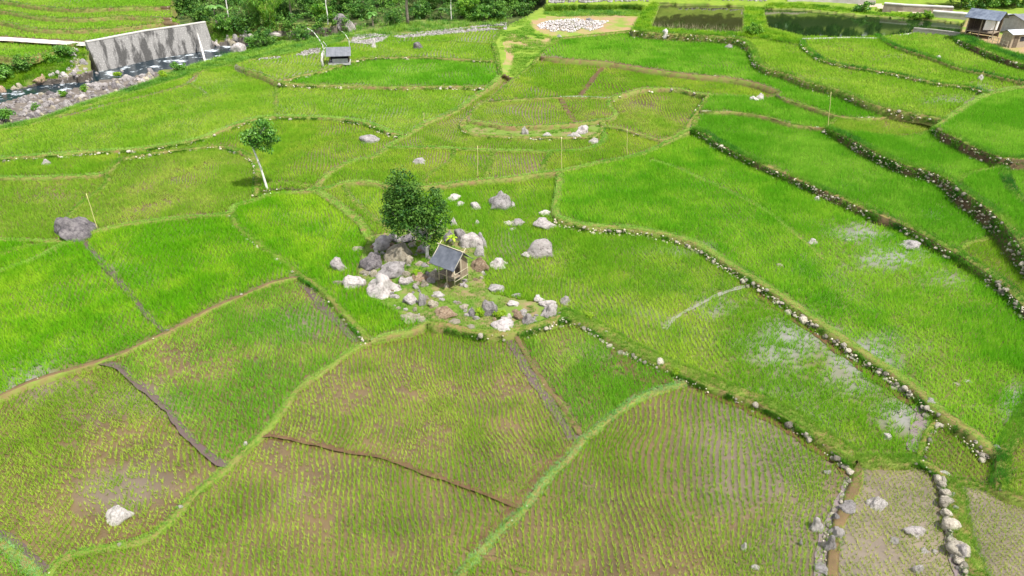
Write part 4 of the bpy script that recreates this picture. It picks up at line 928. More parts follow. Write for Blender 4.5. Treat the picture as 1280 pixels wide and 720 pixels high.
FIELD_ROCKS = [
(567,252,15,9,'w','flat white boulder in rice right of the round tree'),
(574,258,11,6,'w','smaller white rock just below the flat white boulder behind the round tree'),
(593,263,14,9,'w','pair-shaped white rock halfway between the round tree and the grey block boulder'),
(596,281,6,6,'w','tiny white rock alone in the rice below the pair-shaped white rock'),
(566,283,8,11,'w','white rock touching the right edge of the round tree crown'),
(625,263,24,21,'g','blocky grey boulder in the rice above the shelter'),
(635,282,10,6,'w','white rock in rice below the blocky grey boulder'),
(646,283,17,9,'p','flat pink rock right below the blocky grey boulder'),
(641,288,8,4,'w','thin white flake below the flat pink rock'),
(641,260,5,7,'w','small white rock right of the blocky grey boulder'),
(682,270,13,7,'w','white boulder at the foot of the upright grass bund'),
(681,287,25,14,'p','pointed pink boulder below the upright grass bund'),
(88,299,43,27,'d','large dark purplish boulder at the left with a leaning pole beside it'),
(57,207,12,7,'w','white rock in the narrow strip at the far left'),
(144,655,27,25,'w','white wedge-shaped rock in brown mud at the bottom left'),
(225,637,9,6,'w','small white stone on the winding bund at the bottom left'),
(307,557,6,5,'w','small white stone on the winding bund near its junction'),
(458,180,27,8,'g','flat grey slab in the rice above the bund junction'),
(1140,313,23,11,'g','grey boulder with a pale top in the biggest right plot'),
(1022,252,7,7,'w','small round white rock near the top of the biggest right plot'),
(1017,306,14,5,'w','low white rock in the middle of the biggest right plot'),
(975,334,8,5,'c','low cream rock above the long stone-faced bund'),
(1062,302,8,4,'w','tiny flat rock left of the silvery gaps in the biggest right plot'),
(1197,483,9,4,'c','left of two small rocks near the lower right corner of the biggest plot'),
(1212,479,9,5,'w','right of two small rocks near the lower right corner of the biggest plot'),
(1125,508,6,5,'w','upper of two small white rocks in the flooded corner plot'),
(1126,519,6,6,'w','lower of two small white rocks in the flooded corner plot'),
(1109,550,12,9,'w','white rock in rice just above the thick green bund'),
(1013,553,9,10,'w','rounded white rock on the wet side of the wide grassy bund'),
(1034,594,9,7,'w','pale fallen stone slab in the big bottom plot'),
(1097,638,21,18,'w','big white boulder in the narrow wet plot at bottom right'),
(1145,671,22,14,'p','grey-topped boulder in the middle of the narrow wet plot'),
(1119,680,12,8,'w','small white rock left below the grey-topped boulder'),
(1001,683,5,7,'w','small white stone alone in seedlings left of the stony bund'),
(1157,692,9,7,'w','left of two small white rocks low in the narrow wet plot'),
(1169,692,7,6,'w','right of two small white rocks low in the narrow wet plot'),
(1147,717,12,11,'w','white rock at the bottom edge of the narrow wet plot'),
(930,689,9,10,'w','upper of two white flakes near the bottom in the curving seedlings'),
(944,713,9,7,'w','lower of two white flakes near the bottom in the curving seedlings'),
(1022,666,18,17,'w','white boulder left of the stony bund standing in water'),
(1062,643,23,15,'g','big grey boulder on the stony bund left of the narrow wet plot'),
(1059,624,10,6,'w','white stone above the big grey boulder on the stony bund'),
(1045,652,9,11,'g','dark grey stone left of the big grey boulder'),
(1047,672,17,15,'w','white forked boulder on the stony bund'),
(1037,691,17,20,'g','rounded grey boulder low on the stony bund'),
(1031,719,19,13,'g','grey boulder at the bottom edge on the stony bund'),
(1243,573,19,17,'g','rough grey boulder where the right bunds meet'),
(1181,600,19,11,'w','flat white boulder topping the stone facing at bottom right'),
(1198,702,18,20,'p','big pinkish boulder low in the stone facing at bottom right'),
(1206,718,15,12,'g','grey boulder at the bottom edge in the stone facing'),
(1187,628,14,12,'g','grey boulder in the upper part of the stone facing at bottom right'),
(1194,645,16,13,'p','pale boulder in the middle of the stone facing at bottom right'),
(1167,507,14,9,'w','white boulder at the lower end of the long stone-faced bund'),
(1195,533,14,11,'w','white boulder on the bund above the little yellow green plot'),
(1204,541,11,8,'c','cream stone next to the white boulder above the little plot'),
(656,169,7,9,'w','upright white rock on the stony lobe'),
(684,173,9,6,'w','white rock in the row right of the upright one on the stony lobe'),
(728,168,15,10,'p','pink boulder at the right end of the stony lobe'),
(721,173,13,8,'w','white boulder in front of the pink one at the stony lobe'),
(714,174,9,7,'w','leftmost boulder of the trio at the right end of the stony lobe'),
(742,180,10,7,'w','white rock in rice below the right end of the stony lobe'),
(831,48,10,9,'w','bright white boulder on the bund below the fish pond'),
(842,48,6,6,'g','small grey rock beside the bright white boulder below the fish pond'),
(911,61,8,5,'g','bluish rock in the large plot below the fish pond'),
(943,127,9,6,'w','left of two white rocks by the brown lobe'),
(950,126,8,8,'w','right of two white rocks by the brown lobe'),
(700,49,7,6,'w','small white block at the corner of the dirt yard'),
(1226,101,6,6,'w','round white rock on the dark bund near the right edge'),
(1173,73,5,4,'w','tiny white rock on the bund below the dark pond'),
(1150,103,7,4,'w','flat white rock below the second dark bund'),
(524,206,14,9,'g','grey rock in the row above the tongue plot'),
(521,62,12,7,'d','dark rock in the farthest centre left plot'),
(467,61,6,9,'w','pale pointed rock beside the small grey hut and the rubble strip'),
(783,32,0,0,'w',''),
(738,28,9,5,'g','grey boulder on top of the white stone heap'),
(574,30,0,0,'w',''),
]
for (u, vb, w_, h_, t_, lab) in FIELD_ROCKS:
    if w_: boulder(u, vb, w_, h_, t_, lab, FB)

# ------------------------------------------------ river: water, shore rocks
def sheet(name, poly, z, mat, label):
    P = [gp(u, v, z) for u, v in poly]; V = [(float(p[0]), float(p[1]), z) for p in P]
    me = bpy.data.meshes.new(name); bm = bmesh.new(); vs_ = [bm.verts.new(v) for v in V]; bm.faces.new(vs_); bmesh.ops.triangulate(bm, faces=bm.faces[:]); bm.to_mesh(me); bm.free()
    o = link(name, me, mat); return tag(o, label, kind='structure')
sheet('river', [(-260,158),(0,106),(60,90),(110,82),(153,74),(200,68),(255,46),(300,38),(345,34),(425,26),(470,18),(520,12),(530,26),(470,36),(430,46),(380,52),(345,55),(325,57),(300,64),(285,70),(260,79),(230,88),(205,92),(180,96),(153,101),(126,106),(101,114),(76,121),(36,127),(0,136),(-260,204)], -2.9, M['river'], 'blue-black shallow river with white riffles')
sheet('pond', [(815,34),(826,5),(870,6),(928,8),(928,41),(880,39)], 4.10, M['fish'], 'murky olive fish pond at the top right of centre')
sheet('pond', [(955,11),(1000,11),(1060,17),(1120,21),(1165,24),(1212,30),(1208,42),(1195,46),(1142,43),(1100,47),(1060,48),(1005,47),(960,35)], 4.10, M['pond'], 'dark green still pond at the top right')

def in_poly_scatter(name_poly, n, seed):
    rs = np.random.RandomState(seed); P = np.array(name_poly, float); out = []
    lo, hi = P.min(0), P.max(0)
    while len(out) < n:
        u, v = rs.uniform(lo[0], hi[0]), rs.uniform(lo[1], hi[1]); c = False
        for i in range(len(P)):
            (x1, y1), (x2, y2) = P[i], P[i-1]
            if (y1 > v) != (y2 > v) and u < (x2-x1)*(v-y1)/(y2-y1)+x1: c = not c
        if c: out.append((u, v))
    return out
RV = 'rocks lying in and along the river'
def rocks_in(poly, n, smin, smax, tones, label, seed, name='river_rock', group=RV, cat='rock', z=None):
    rs = random.Random(seed)
    for (u, v) in in_poly_scatter(poly, n, seed):
        w_ = smin+(smax-smin)*rs.random()**2.2; boulder(u, v, w_, w_*rs.uniform(.55, .8), rs.choice(tones), label, group, name, cat=cat, z=z)
rocks_in([(-40,140),(0,129),(36,119),(76,117),(101,111),(126,103),(153,99),(190,94),(200,92),(185,102),(150,114),(100,129),(50,147),(0,157),(-40,165)], 260, 3.5, 11, 'gggpgdc', 'pinkish grey rock in the stony shore on the near side of the river', 31)
rocks_in([(0,125),(36,114),(76,112),(101,104),(126,97),(160,92),(200,86),(200,80),(150,88),(100,94),(50,108),(0,120)], 26, 3, 7, 'pgwg', 'rock standing in the white riffles of the river', 32)
rocks_in([(85,100),(110,92),(113,84),(100,76),(95,62),(88,70),(82,90)], 34, 3, 8, 'ppgc', 'rock tumbled down the gully left of the retaining wall', 33)
rocks_in([(0,118),(30,110),(55,101),(82,97),(80,93),(50,98),(25,106),(0,112)], 14, 5, 11, 'ptc', 'rock at the water line on the far left bank', 34)
rocks_in([(255,66),(300,54),(318,50),(316,44),(290,48),(262,56)], 12, 6, 13, 'ppgc', 'rock at the bend of the river below the forest', 35)
boulder(298,67,17,13,'g','big smooth grey boulder on the near side of the river bend', RV, 'river_rock', cat='rock')
boulder(292,55,13,8,'c','cream boulder at the far bank of the river bend', RV, 'river_rock', cat='rock')
boulder(164,80,11,8,'w','white boulder at the foot of the retaining wall', RV, 'river_rock', cat='rock')
boulder(173,80,7,6,'g','grey rock beside the white boulder at the foot of the wall', RV, 'river_rock', cat='rock')
boulder(64,97,8,6,'w','left of two pale rocks on the far left bank', RV, 'river_rock', cat='rock')
boulder(73,95,7,6,'w','right of two pale rocks on the far left bank', RV, 'river_rock', cat='rock')
boulder(438,34,11,9,'p','pink boulder in the dark gap under the forest', RV, 'river_rock', cat='rock')
boulder(426,32,15,12,'d','dark boulder in the gap under the forest', RV, 'river_rock', cat='rock')
boulder(345,44,22,8,'p','low pinkish bank rock above the small dark pool', RV, 'river_rock', cat='rock')

def rubble(poly, n, r0, r1, seed, label, name='rubble', tone='w', mound=0):
    rs = np.random.RandomState(seed); P, R = [], []; Q = np.array(poly); cx, cy = Q.mean(0)
    for (u, v) in in_poly_scatter(poly, n, seed):
        x, y, z = ground_at(u, v); k = 1-min(1, math.hypot((u-cx)/(np.ptp(Q[:, 0])/2), (v-cy)/(np.ptp(Q[:, 1])/2))); P.append((x, y, z+.05+mound*k*rs.rand())); R.append(rs.uniform(r0, r1))
    V, F = stones_mesh(np.array(P), np.array(R), seed); o = link(name, npmesh(name, V, F), M['heapstone'] if tone == 'w' else M['greystone']); tag(o, label, 'rubble', kind='stuff')
def heap_mat(name, cs):
    m, nt, b, o = new_mat(name); g = nt.nodes.new('ShaderNodeNewGeometry'); nt.links.new(ramp(nt, g.outputs['Random Per Island'], [(i/(len(cs)-1), c) for i, c in enumerate(cs)]), b.inputs['Base Color'])
    b.inputs['Roughness'].default_value = .9; bump(nt, b, noise_tex(nt, 9, 5, .7), .5, .03); return m
M['heapstone'] = heap_mat('white_quarry_stone', [(.36,.32,.29), (.48,.45,.42), (.54,.50,.48), (.40,.38,.38)])
M['greystone'] = heap_mat('grey_river_stone', [(.12,.11,.10), (.22,.205,.19), (.36,.34,.32), (.17,.155,.14)])
rubble([(671,32),(680,28),(690,26),(706,25),(722,23),(731,26),(745,26),(764,26),(755,30),(753,34),(738,39),(728,36),(715,41),(700,39),(690,40),(684,37),(675,36)], 1300, .10, .24, 41, 'heap of broken white stones on the bare yard', 'stone_heap', 'w', .7)
rubble([(438,54),(444,44),(470,43),(487,45),(478,52),(462,56)], 900, .12, .32, 42, 'grey rubble strip beside the small grey hut', tone='g')
rubble([(487,45),(530,40),(580,35),(633,28),(633,37),(590,40),(540,45),(500,48)], 1300, .10, .28, 43, 'long grey rubble strip below the forest edge', tone='g')
rubble([(368,70),(384,62),(400,60),(400,66),(380,70)], 160, .1, .26, 44, 'small rubble patch left of the small grey hut', tone='g')
rubble([(320,76),(352,73),(350,71),(322,73)], 60, .1, .22, 45, 'few grey stones on the bank left of the small grey hut', tone='g')
rubble([(686,4),(740,3),(812,2),(812,-2),(686,-2)], 240, .2, .5, 46, 'row of grey stones at the top edge beyond the yard', tone='g')
rubble([(850,-1),(960,2),(960,-4),(850,-5)], 160, .2, .45, 47, 'row of grey stones behind the fish pond', tone='g')

# ------------------------------------------------ rough grass
def grass_patch(poly, n, h0, h1, mat, seed, label, rad=.14, nb=7, bw=.03, cover=.0, name='grass'):
    pts = in_poly_scatter(poly, n, seed); P = []
    rs = np.random.RandomState(seed)
    U_ = np.array([p[0] for p in pts]); V_ = np.array([p[1] for p in pts]); r, c = pix(U_, V_); z = ZA[r, c]; x, y, _ = gp(U_, V_, z)
    k = fbm(x, y, 2.5, seed) > cover; x, y, z = x[k], y[k], z[k]; s = np.clip(y/55, 1, 2.6)
    V, F, T = tufts(np.stack([x, y, z], -1), rs.uniform(h0, h1, len(x)), rad*s, nb, bw*s, fbm(x, y, 2.0, seed+4)*1.3-.15, seed, .55)
    o = link(name, npmesh(name, V, F, T), mat); tag(o, label, 'grass', kind='stuff')
MOUND = [(463,297),(452,318),(447,345),(462,372),(495,390),(520,402),(545,402),(580,410),(620,414),(660,408),(690,400),(712,396),(702,386),(668,378),(640,374),(614,368),(603,350),(606,325),(603,300),(580,288),(540,285),(500,288)]
grass_patch(MOUND, 9000, .06, .20, M['bund_grass'], 61, 'short bright grass covering the rocky mound around the shelter', cover=.40)
grass_patch([(470,300),(500,296),(560,296),(560,330),(520,335),(480,340)], 900, .15, .4, M['tuft'], 62, 'taller grass and weeds between the boulders under the round tree', cover=.3)
grass_patch([(-100,173),(0,158),(50,148),(100,130),(150,114),(192,100),(230,84),(262,74),(290,66),(325,55),(380,50),(430,44),(436,44),(420,56),(400,60),(350,70),(320,73),(262,86),(212,101),(150,120),(100,134),(50,152),(0,163),(-100,180)], 6500, .2, .5, M['leaf_bright'], 63, 'tall bright grass along the near river bank', rad=.25)
grass_patch([(-60,82),(0,72),(30,74),(60,68),(85,58),(106,54),(112,80),(95,84),(70,98),(54,101),(29,109),(0,115),(-60,130)], 3800, .3, .8, M['tuft'], 64, 'tangled grass on the far left river bank', rad=.25, cover=.3)
grass_patch([(634,33),(660,20),(664,28),(668,42),(700,47),(690,56),(676,68),(665,80),(640,96),(636,92),(644,70),(626,60),(626,42)], 3600, .12, .30, M['bund_grass'], 65, 'patchy grass in front of the bare yard', cover=.40, rad=.2)
grass_patch([(684,6),(806,6),(800,20),(760,20),(700,21),(680,18)], 2600, .2, .5, M['leaf_bright'], 66, 'bright meadow grass behind the stone heap', rad=.25)
grass_patch([(790,37),(806,10),(815,3),(824,4),(813,34),(880,39),(930,41),(932,8),(954,10),(956,36),(1003,50),(1000,56),(930,46),(852,42)], 3200, .2, .6, M['tuft'], 67, 'grassy banks between the two ponds', rad=.25)
grass_patch([(954,11),(1000,10),(1060,16),(1130,22),(1168,24),(1168,20),(1110,17),(1040,8),(1000,4),(960,4)], 1500, .2, .5, M['tuft'], 68, 'rough grass on the far edge of the dark pond', rad=.25, cover=.3)
grass_patch([(1195,45),(1205,44),(1235,56),(1262,66),(1300,74),(1300,84),(1255,72),(1225,60)], 1500, .3, .7, M['bund_grass_dark'], 69, 'dark tall grass on the bank below the village huts', rad=.25)
grass_patch([(815,36),(880,41),(928,43),(928,38),(880,35),(815,32)], 110, .8, 1.3, M['leaf_straw'], 70, 'pale dry reeds along the near edge of the fish pond', rad=.1, nb=3, bw=.02)
grass_patch([(584,151),(640,158),(715,155),(750,152),(750,165),(640,168),(597,165),(582,160)], 1500, .08, .2, M['bund_grass'], 71, 'thin grass on the stony lobe', cover=.4)
grass_patch([(225,30),(262,30),(300,40),(360,46),(420,42),(440,34),(520,28),(634,24),(634,33),(580,36),(520,41),(450,48),(420,46),(345,53),(300,46),(262,54)], 2600, .3, 1.0, M['leaf_bright'], 72, 'bright undergrowth along the foot of the forest', rad=.3, cover=.35)

# ------------------------------------------------ trees and shrubs
def T_root(name, u, vb, label, cat, group=None, rz=0):
    x, y, z = ground_at(u, vb); return empty(name, (x, y, z), rz, label, cat, group)
# the round tree behind the shelter, crown in two lobes
def crown_tree(name, u, vb, lobes_px, mat, bark, label, nc, per, leaf, sig, trunk_r, limbs=5, group=None, seed=1, lean_to=None):
    x, y, z = ground_at(u, vb); R = empty(name, (x, y, z), 0, label, 'tree', group); m = float(project(x, y, z)[2])/FPX; lob = []
    for (cu, cv, ru, rv) in lobes_px:
        p = on_plane(cu, cv, y); lob.append((p[0]-x, 0, p[2]-z, ru*m, ru*m*.95, rv*m/.87))
    c = lobes_points(lob, nc, seed, .45); c[:, 1] += np.random.RandomState(seed).uniform(-.3, .3, len(c))
    V, F, T = leaf_cloud(c, sig, per, leaf, seed)
    link('crown', npmesh('crown', V, F, T), mat, R)
    t = MB(); low = min(l[2]-l[5] for l in lob); main = Vector(lob[0][:3]); fork = Vector((lean_to if lean_to else (main.x*.25), 0, max(.8, low+.5)))
    base = [Vector((0, 0, -.3)), Vector((0, 0, 0)), Vector((fork.x*.4, .03, fork.z*.5)), fork]; t.tube(base, [trunk_r*1.35, trunk_r*1.15, trunk_r*.9, trunk_r*.75], 9)
    for l in lob:
        for k in range(limbs):
            a = random.Random(seed*9+k).uniform(0, 6.28); e = Vector((l[0]+math.cos(a)*l[3]*.6, l[1]+math.sin(a)*l[4]*.6, l[2]+random.Random(seed+k).uniform(-.3, .6)*l[5]))
            pp = jitter_path(fork, e, 4, .12*l[3]*.4, seed*3+k); t.tube(pp, [trunk_r*.55, trunk_r*.42, trunk_r*.3, trunk_r*.2, trunk_r*.08], 6)
    t.build('trunk', bark, R, True); return R
crown_tree('round_tree', 534, 323, [(503,240,20,26),(503,268,24,26),(543,274,19,33),(526,280,18,24),(493,258,15,24),(518,258,16,26)], M['leaf_dark'], M['white_bark'], 'dense dark green tree with pale trunk standing over the rock pile', 330, 46, .24, .55, .15, 3, seed=3, lean_to=0.05)
crown_tree('white_trunk_tree', 334, 236, [(316,172,12,8),(336,171,10,9),(327,162,13,9),(323,180,10,5),(309,168,6,5),(333,184,7,5)], M['leaf_mid'], M['white_bark'], 'small tree with white forked trunk alone in the upper left paddies', 140, 24, .30, .5, .12, 4, seed=5, lean_to=-.75)

def crown_proto(kind, seed):
    """a plant around the origin, returns list of (part name, mesh, material)"""
    rs = random.Random(seed); nr = np.random.RandomState(seed); out = []
    if kind in ('broadleaf', 'bushy'):
        hh = 11 if kind == 'broadleaf' else 3.2; rad = 4.6 if kind == 'broadleaf' else 2.3; base = .3 if kind == 'broadleaf' else .1
        lob = [(rs.uniform(-rad*.45, rad*.45), rs.uniform(-rad*.45, rad*.45), base+(hh-base)*q, rad*rs.uniform(.5, .8), rad*rs.uniform(.5, .8), (hh-base)*rs.uniform(.16, .24)) for q in (.14, .26, .38, .5, .64, .82)]
        c = lobes_points(lob, 260 if kind == 'broadleaf' else 90, seed, .5); V, F, T = leaf_cloud(c, .75 if kind == 'broadleaf' else .5, 26, .52 if kind == 'broadleaf' else .36, seed)
        out.append(('crown', npmesh('crown', V, F, T), M[rs.choice(['leaf_forest', 'leaf_forest', 'leaf_mid'])]))
        t = MB(); t.tube(jitter_path((0, 0, -.4), (0, 0, hh*.7), 6, .15, seed), [.26, .22, .2, .17, .13, .1, .05] if kind == 'broadleaf' else [.12, .1, .09, .07, .06, .05, .02], 8)
        for l in lob: t.tube(jitter_path((0, 0, l[2]*.7), l[:3], 3, .1, seed+1), [.09, .07, .05, .02], 5)
        out.append(('trunk', t, M['bark']))
    if kind == 'bamboo_clump':
        t = MB(); cs = []
        for k in range(26):
            a = rs.uniform(0, 6.28); r = rs.uniform(.1, 1.2); h = rs.uniform(7, 10.5); b = Vector((math.cos(a)*r, math.sin(a)*r, -.2)); pts = []
            for q in range(7):
                f = q/6; out_ = f**2.4*rs.uniform(2.2, 3.6); pts.append(Vector((b.x+math.cos(a)*out_, b.y+math.sin(a)*out_, h*f-(f**4)*1.2)))
            t.tube(pts, [.06, .055, .05, .045, .035, .02, .01], 5)
            for q in (1, 2, 3, 4, 5, 6): cs.append(pts[q]+Vector((rs.uniform(-.4, .4), rs.uniform(-.4, .4), -.2)))
        V, F, T = leaf_cloud(np.array([list(p) for p in cs]), .85, 46, .5, seed, 1.1, .22, .7); out.append(('foliage', npmesh('foliage', V, F, T), M['leaf_mid'])); out.append(('canes', t, M['bamboo']))
    if kind in ('banana_plant', 'palm'):
        Vs, Fs, Ts = [], [], []; n0 = 0; th = 1.6 if kind == 'banana_plant' else 4.0; nl = 9 if kind == 'banana_plant' else 18
        for k in range(nl):
            a = k*2.4+rs.uniform(-.3, .3); L = rs.uniform(1.8, 2.5) if kind == 'banana_plant' else rs.uniform(2.6, 3.4); wd = .34 if kind == 'banana_plant' else .0; up = rs.uniform(.7, 1.3) if kind == 'banana_plant' else rs.uniform(.2, 1.3)
            d = Vector((math.cos(a), math.sin(a), 0)); sd_ = Vector((-d.y, d.x, 0)); tone = rs.uniform(.2, 1); pts = []
            for q in range(9):
                f = q/8; pts.append(d*(L*f*math.cos(up)+.1)+Vector((0, 0, th+L*(math.sin(up)*f-.75*f*f))))
            if kind == 'banana_plant':
                for q, p in enumerate(pts):
                    w_ = wd*math.sin(math.pi*min(1, (q+.6)/9))**.6; Vs += [list(p-sd_*w_+Vector((0, 0, -.06))), list(p+Vector((0, 0, .05))), list(p+sd_*w_+Vector((0, 0, -.06)))]; Ts += [tone]*3
                for q in range(8):
                    i = n0+q*3; Fs += [[i, i+1, i+4, i+3], [i+1, i+2, i+5, i+4]]
                n0 += 27
            else:
                for q in range(1, 9):
                    for sg in (-1, 1):
                        for e in range(3):
                            p = pts[q-1].lerp(pts[q], e/3); ll = .75*math.sin(math.pi*(q+e/3)/9.5)+.12; tip = p+sd_*sg*ll+d*.2+Vector((0, 0, -.35*ll)); w_ = d*.035
                            Vs += [list(p-w_), list(p+w_), list(tip+w_*.4), list(tip-w_*.4)]; Ts += [tone]*4; Fs.append([n0, n0+1, n0+2, n0+3]); n0 += 4
        out.append(('leaves', npmesh('leaves', Vs, Fs, Ts), M['leaf_banana' if kind == 'banana_plant' else 'leaf_mid']))
        t = MB(); t.tube(jitter_path((0, 0, -.3), (0, 0, th+.05), 4, .04, seed), [.16, .14, .12, .1, .07] if kind == 'banana_plant' else [.2, .17, .15, .14, .12], 8); out.append(('trunk', t, M['bund_grass'] if False else M['bark']))
    if kind == 'shrub':
        lob = [(rs.uniform(-.7, .7), rs.uniform(-.5, .5), rs.uniform(.4, 1.1), rs.uniform(.6, .9), rs.uniform(.6, .9), rs.uniform(.4, .7)) for _ in range(5)]
        V, F, T = leaf_cloud(lobes_points(lob, 60, seed, .3), .32, 26, .24, seed); out.append(('foliage', npmesh('foliage', V, F, T), M['leaf_mid']))
        t = MB()
        for l in lob: t.tube(jitter_path((0, 0, -.1), l[:3], 3, .05, seed), [.04, .03, .02, .01], 5)
        out.append(('stems', t, M['bark']))
    if kind == 'tall_trunk':
        lob = [(rs.uniform(-1, 1), rs.uniform(-1, 1), z_, 1.7, 1.7, 1.0) for z_ in (9.5, 10.5, 11.5)]
        V, F, T = leaf_cloud(lobes_points(lob, 60, seed, .3), .6, 22, .42, seed); out.append(('crown', npmesh('crown', V, F, T), M['leaf_mid']))
        t = MB(); t.tube(jitter_path((0, 0, -.3), (.2, 0, 8.5), 6, .07, seed), [.17, .15, .14, .13, .11, .09, .06], 8)
        for l in lob: t.tube(jitter_path((.15, 0, 5.8), l[:3], 3, .1, seed), [.09, .07, .05, .02], 5)
        out.append(('trunk', t, M['white_bark']))
    return out
PCACHE = {}
def plant(kind, variant, u, vb, s, label, cat, group=None, rz=None, mat=None, name=None, squash=1):
    key = (kind, variant, mat)
    if key not in PCACHE:
        parts = []
        for (pn, me, mt) in crown_proto(kind, 700+variant*31):
            if isinstance(me, MB):
                m2 = bpy.data.meshes.new(pn); m2.from_pydata([tuple(v) for v in me.V], [], me.F); m2.update(); m2.polygons.foreach_set('use_smooth', [True]*len(m2.polygons)); me = m2; mm_ = mt
            else: mm_ = M[mat] if mat else mt
            me.materials.append(mm_); parts.append((pn, me))
        PCACHE[key] = parts
    x, y, z = ground_at(u, vb); rs = random.Random(int(u*7+vb)); R = empty(name or kind, (x, y, z), rs.uniform(0, 6.28) if rz is None else rz, label, cat, group); R.scale = (s, s, s*squash)
    for pn, me in PCACHE[key]:
        o = bpy.data.objects.new(pn, me); C.objects.link(o); o.parent = R
    return R
FG = 'trees and plants of the forest edge across the top'
FOREST = [ # kind, variant, u, vbase, scale, material, label
('broadleaf',1,232,16,.75,None,'grey green tree at the left end of the forest above the retaining wall'),
('banana_plant',0,271,30,1.9,None,'banana plant with big pale leaves near the left end of the forest'),
('bushy',3,254,26,1.2,None,'leafy bush directly above the right end of the retaining wall'),
('tall_trunk',0,286,24,1.0,None,'thin pale trunk right of the banana plant at the forest left end'),
('bushy',4,285,40,1.1,None,'dark bush hanging over the river bend'),
('bamboo_clump',1,318,34,.95,None,'feathery bamboo clump left of centre of the forest left half'),
('bamboo_clump',2,338,36,.8,'leaf_bright','light green bamboo clump above the river bend'),
('bushy',5,334,56,1.1,'leaf_forest','dark rounded bush in front of the bamboo by the river'),
('bushy',6,318,60,.8,'leaf_mid','low bush right beside the big smooth river boulder'),
('palm',0,365,26,1.3,None,'palm fronds hanging over the small dark pool'),
('broadleaf',2,390,20,.9,None,'leafy tree behind the leaning bare stem'),
('bushy',7,378,50,.9,'leaf_forest','blue green bush beside the small dark pool'),
('tall_trunk',1,411,42,1.05,None,'tall thin white trunk standing before the forest above the grey hut'),
('broadleaf',3,428,14,.85,None,'bright broad tree above the dark gap boulders'),
('bushy',8,403,26,1.3,'leaf_bright','yellow green creeper mass behind the white trunk'),
('banana_plant',1,466,32,1.3,None,'short banana plant before the forest right of the gap boulders'),
('bushy',9,490,32,1.0,'leaf_forest','dark low bush right of the short banana plant'),
('palm',1,510,30,1.9,None,'big drooping palm with orange-brown trunk in the forest middle'),
('broadleaf',4,480,8,.9,None,'dark tree behind the short banana plant'),
('broadleaf',5,535,14,.85,None,'dense tree between the palm and the forked trunk'),
('banana_plant',2,552,24,1.2,None,'banana plant just left of the forked pale trunk'),
('tall_trunk',2,564,27,.75,None,'forked pale trunk at the forest edge right of centre'),
('bushy',10,582,22,1.5,'leaf_bright','yellow green bushy shrub right of the forked pale trunk'),
('broadleaf',6,605,16,.8,None,'round dark tree right of the yellow green shrub'),
('broadleaf',7,632,12,.85,'leaf_mid','wide mid green tree near the right end of the forest'),
('broadleaf',8,660,6,.85,None,'dark tree closing the right end of the forest'),
('bushy',11,655,20,1.1,'leaf_forest','dark bush under the last tree at the forest right end'),
('bushy',12,622,24,1.2,'leaf_forest','dark bush under the wide mid green tree'),
('broadleaf',9,250,2,1.0,None,'tree in the back row at the forest left end'),
('broadleaf',1,300,4,1.0,None,'tree in the back row behind the bamboo'),
('broadleaf',4,345,2,1.0,'leaf_forest','tree in the back row behind the palm fronds'),
('broadleaf',6,445,0,1.1,None,'tree in the back row behind the gap boulders'),
('broadleaf',2,510,2,1.0,'leaf_forest','tree in the back row behind the drooping palm'),
('broadleaf',5,570,2,1.0,'leaf_forest','tree in the back row behind the forked trunk'),
('broadleaf',3,402,2,1.05,None,'tree in the back row behind the white trunk'),
('bushy',3,350,24,1.4,'leaf_forest','dark bush filling the forest foot behind the pool'),
('bushy',5,450,22,1.4,'leaf_forest','dark bush filling the forest foot above the short banana plant'),
('bushy',8,525,24,1.3,'leaf_forest','dark bush at the foot of the drooping palm'),
('bushy',4,600,26,1.1,'leaf_mid','bush at the foot of the round dark tree'),
('bushy',6,305,40,1.2,'leaf_forest','dark bush at the foot of the feathery bamboo'),
]
for (k_, va, u, vb, s, mt, lab) in FOREST: plant(k_, va, u, vb, s, lab, {'broadleaf': 'tree', 'bushy': 'bush', 'bamboo_clump': 'bamboo', 'banana_plant': 'banana plant', 'palm': 'palm', 'tall_trunk': 'tree'}[k_], FG, mat=mt, name={'broadleaf': 'broadleaf_tree', 'bushy': 'bush', 'tall_trunk': 'slender_tree'}.get(k_, k_))
def undergrowth(poly, n, hmin, hmax, seed, label, mat, per=20, size=.5):
    rs = np.random.RandomState(seed); Cn = []
    for (u, v) in in_poly_scatter(poly, n, seed):
        x, y, z = ground_at(u, v); Cn.append((x, y, z+rs.uniform(hmin, hmax)))
    V, F, T = leaf_cloud(np.array(Cn), .8, per, size, seed); tag(link('undergrowth', npmesh('undergrowth', V, F, T), M[mat]), label, 'undergrowth', kind='stuff')
undergrowth([(222,24),(260,30),(300,44),(345,44),(370,48),(400,50),(420,44),(440,36),(520,28),(634,26),(680,8),(682,-14),(214,-14),(214,10)], 1500, .2, 2.6, 81, 'dark tangled undergrowth filling the forest floor', 'leaf_forest', 24, .45)
undergrowth([(222,4),(680,4),(682,-30),(214,-30)], 700, 2, 8, 82, 'dark mass of foliage deep in the forest', 'leaf_forest', 26, .6)
undergrowth([(690,-14),(1300,-14),(1500,-34),(690,-34)], 2600, 2, 30, 83, 'unseen belt of tree foliage beyond the ponds, added as a dark reflection for the water', 'leaf_forest', 30, 1.5)  # leaf belt out of view, added for the pond to mirror instead of sky
VG = 'trees beyond the village huts'
for (va, u, vb, s, mt, lab) in [(2,1200,10,.7,'leaf_mid','bright tree above the pale canal wall left of the village'),(5,1222,9,.75,None,'dark tree directly behind the bluish roof hut'),(7,1245,8,.8,'leaf_mid','mid green tree behind the village between two dark ones'),(4,1268,8,.8,None,'dark tree behind the large grey roofs'),(6,1298,8,.9,'leaf_forest','tree at the right edge behind the village')]:
    plant('broadleaf', va, u, vb, s, lab, 'tree', VG, mat=mt, name='broadleaf_tree')
SG = 'shrubs by the river and ponds'
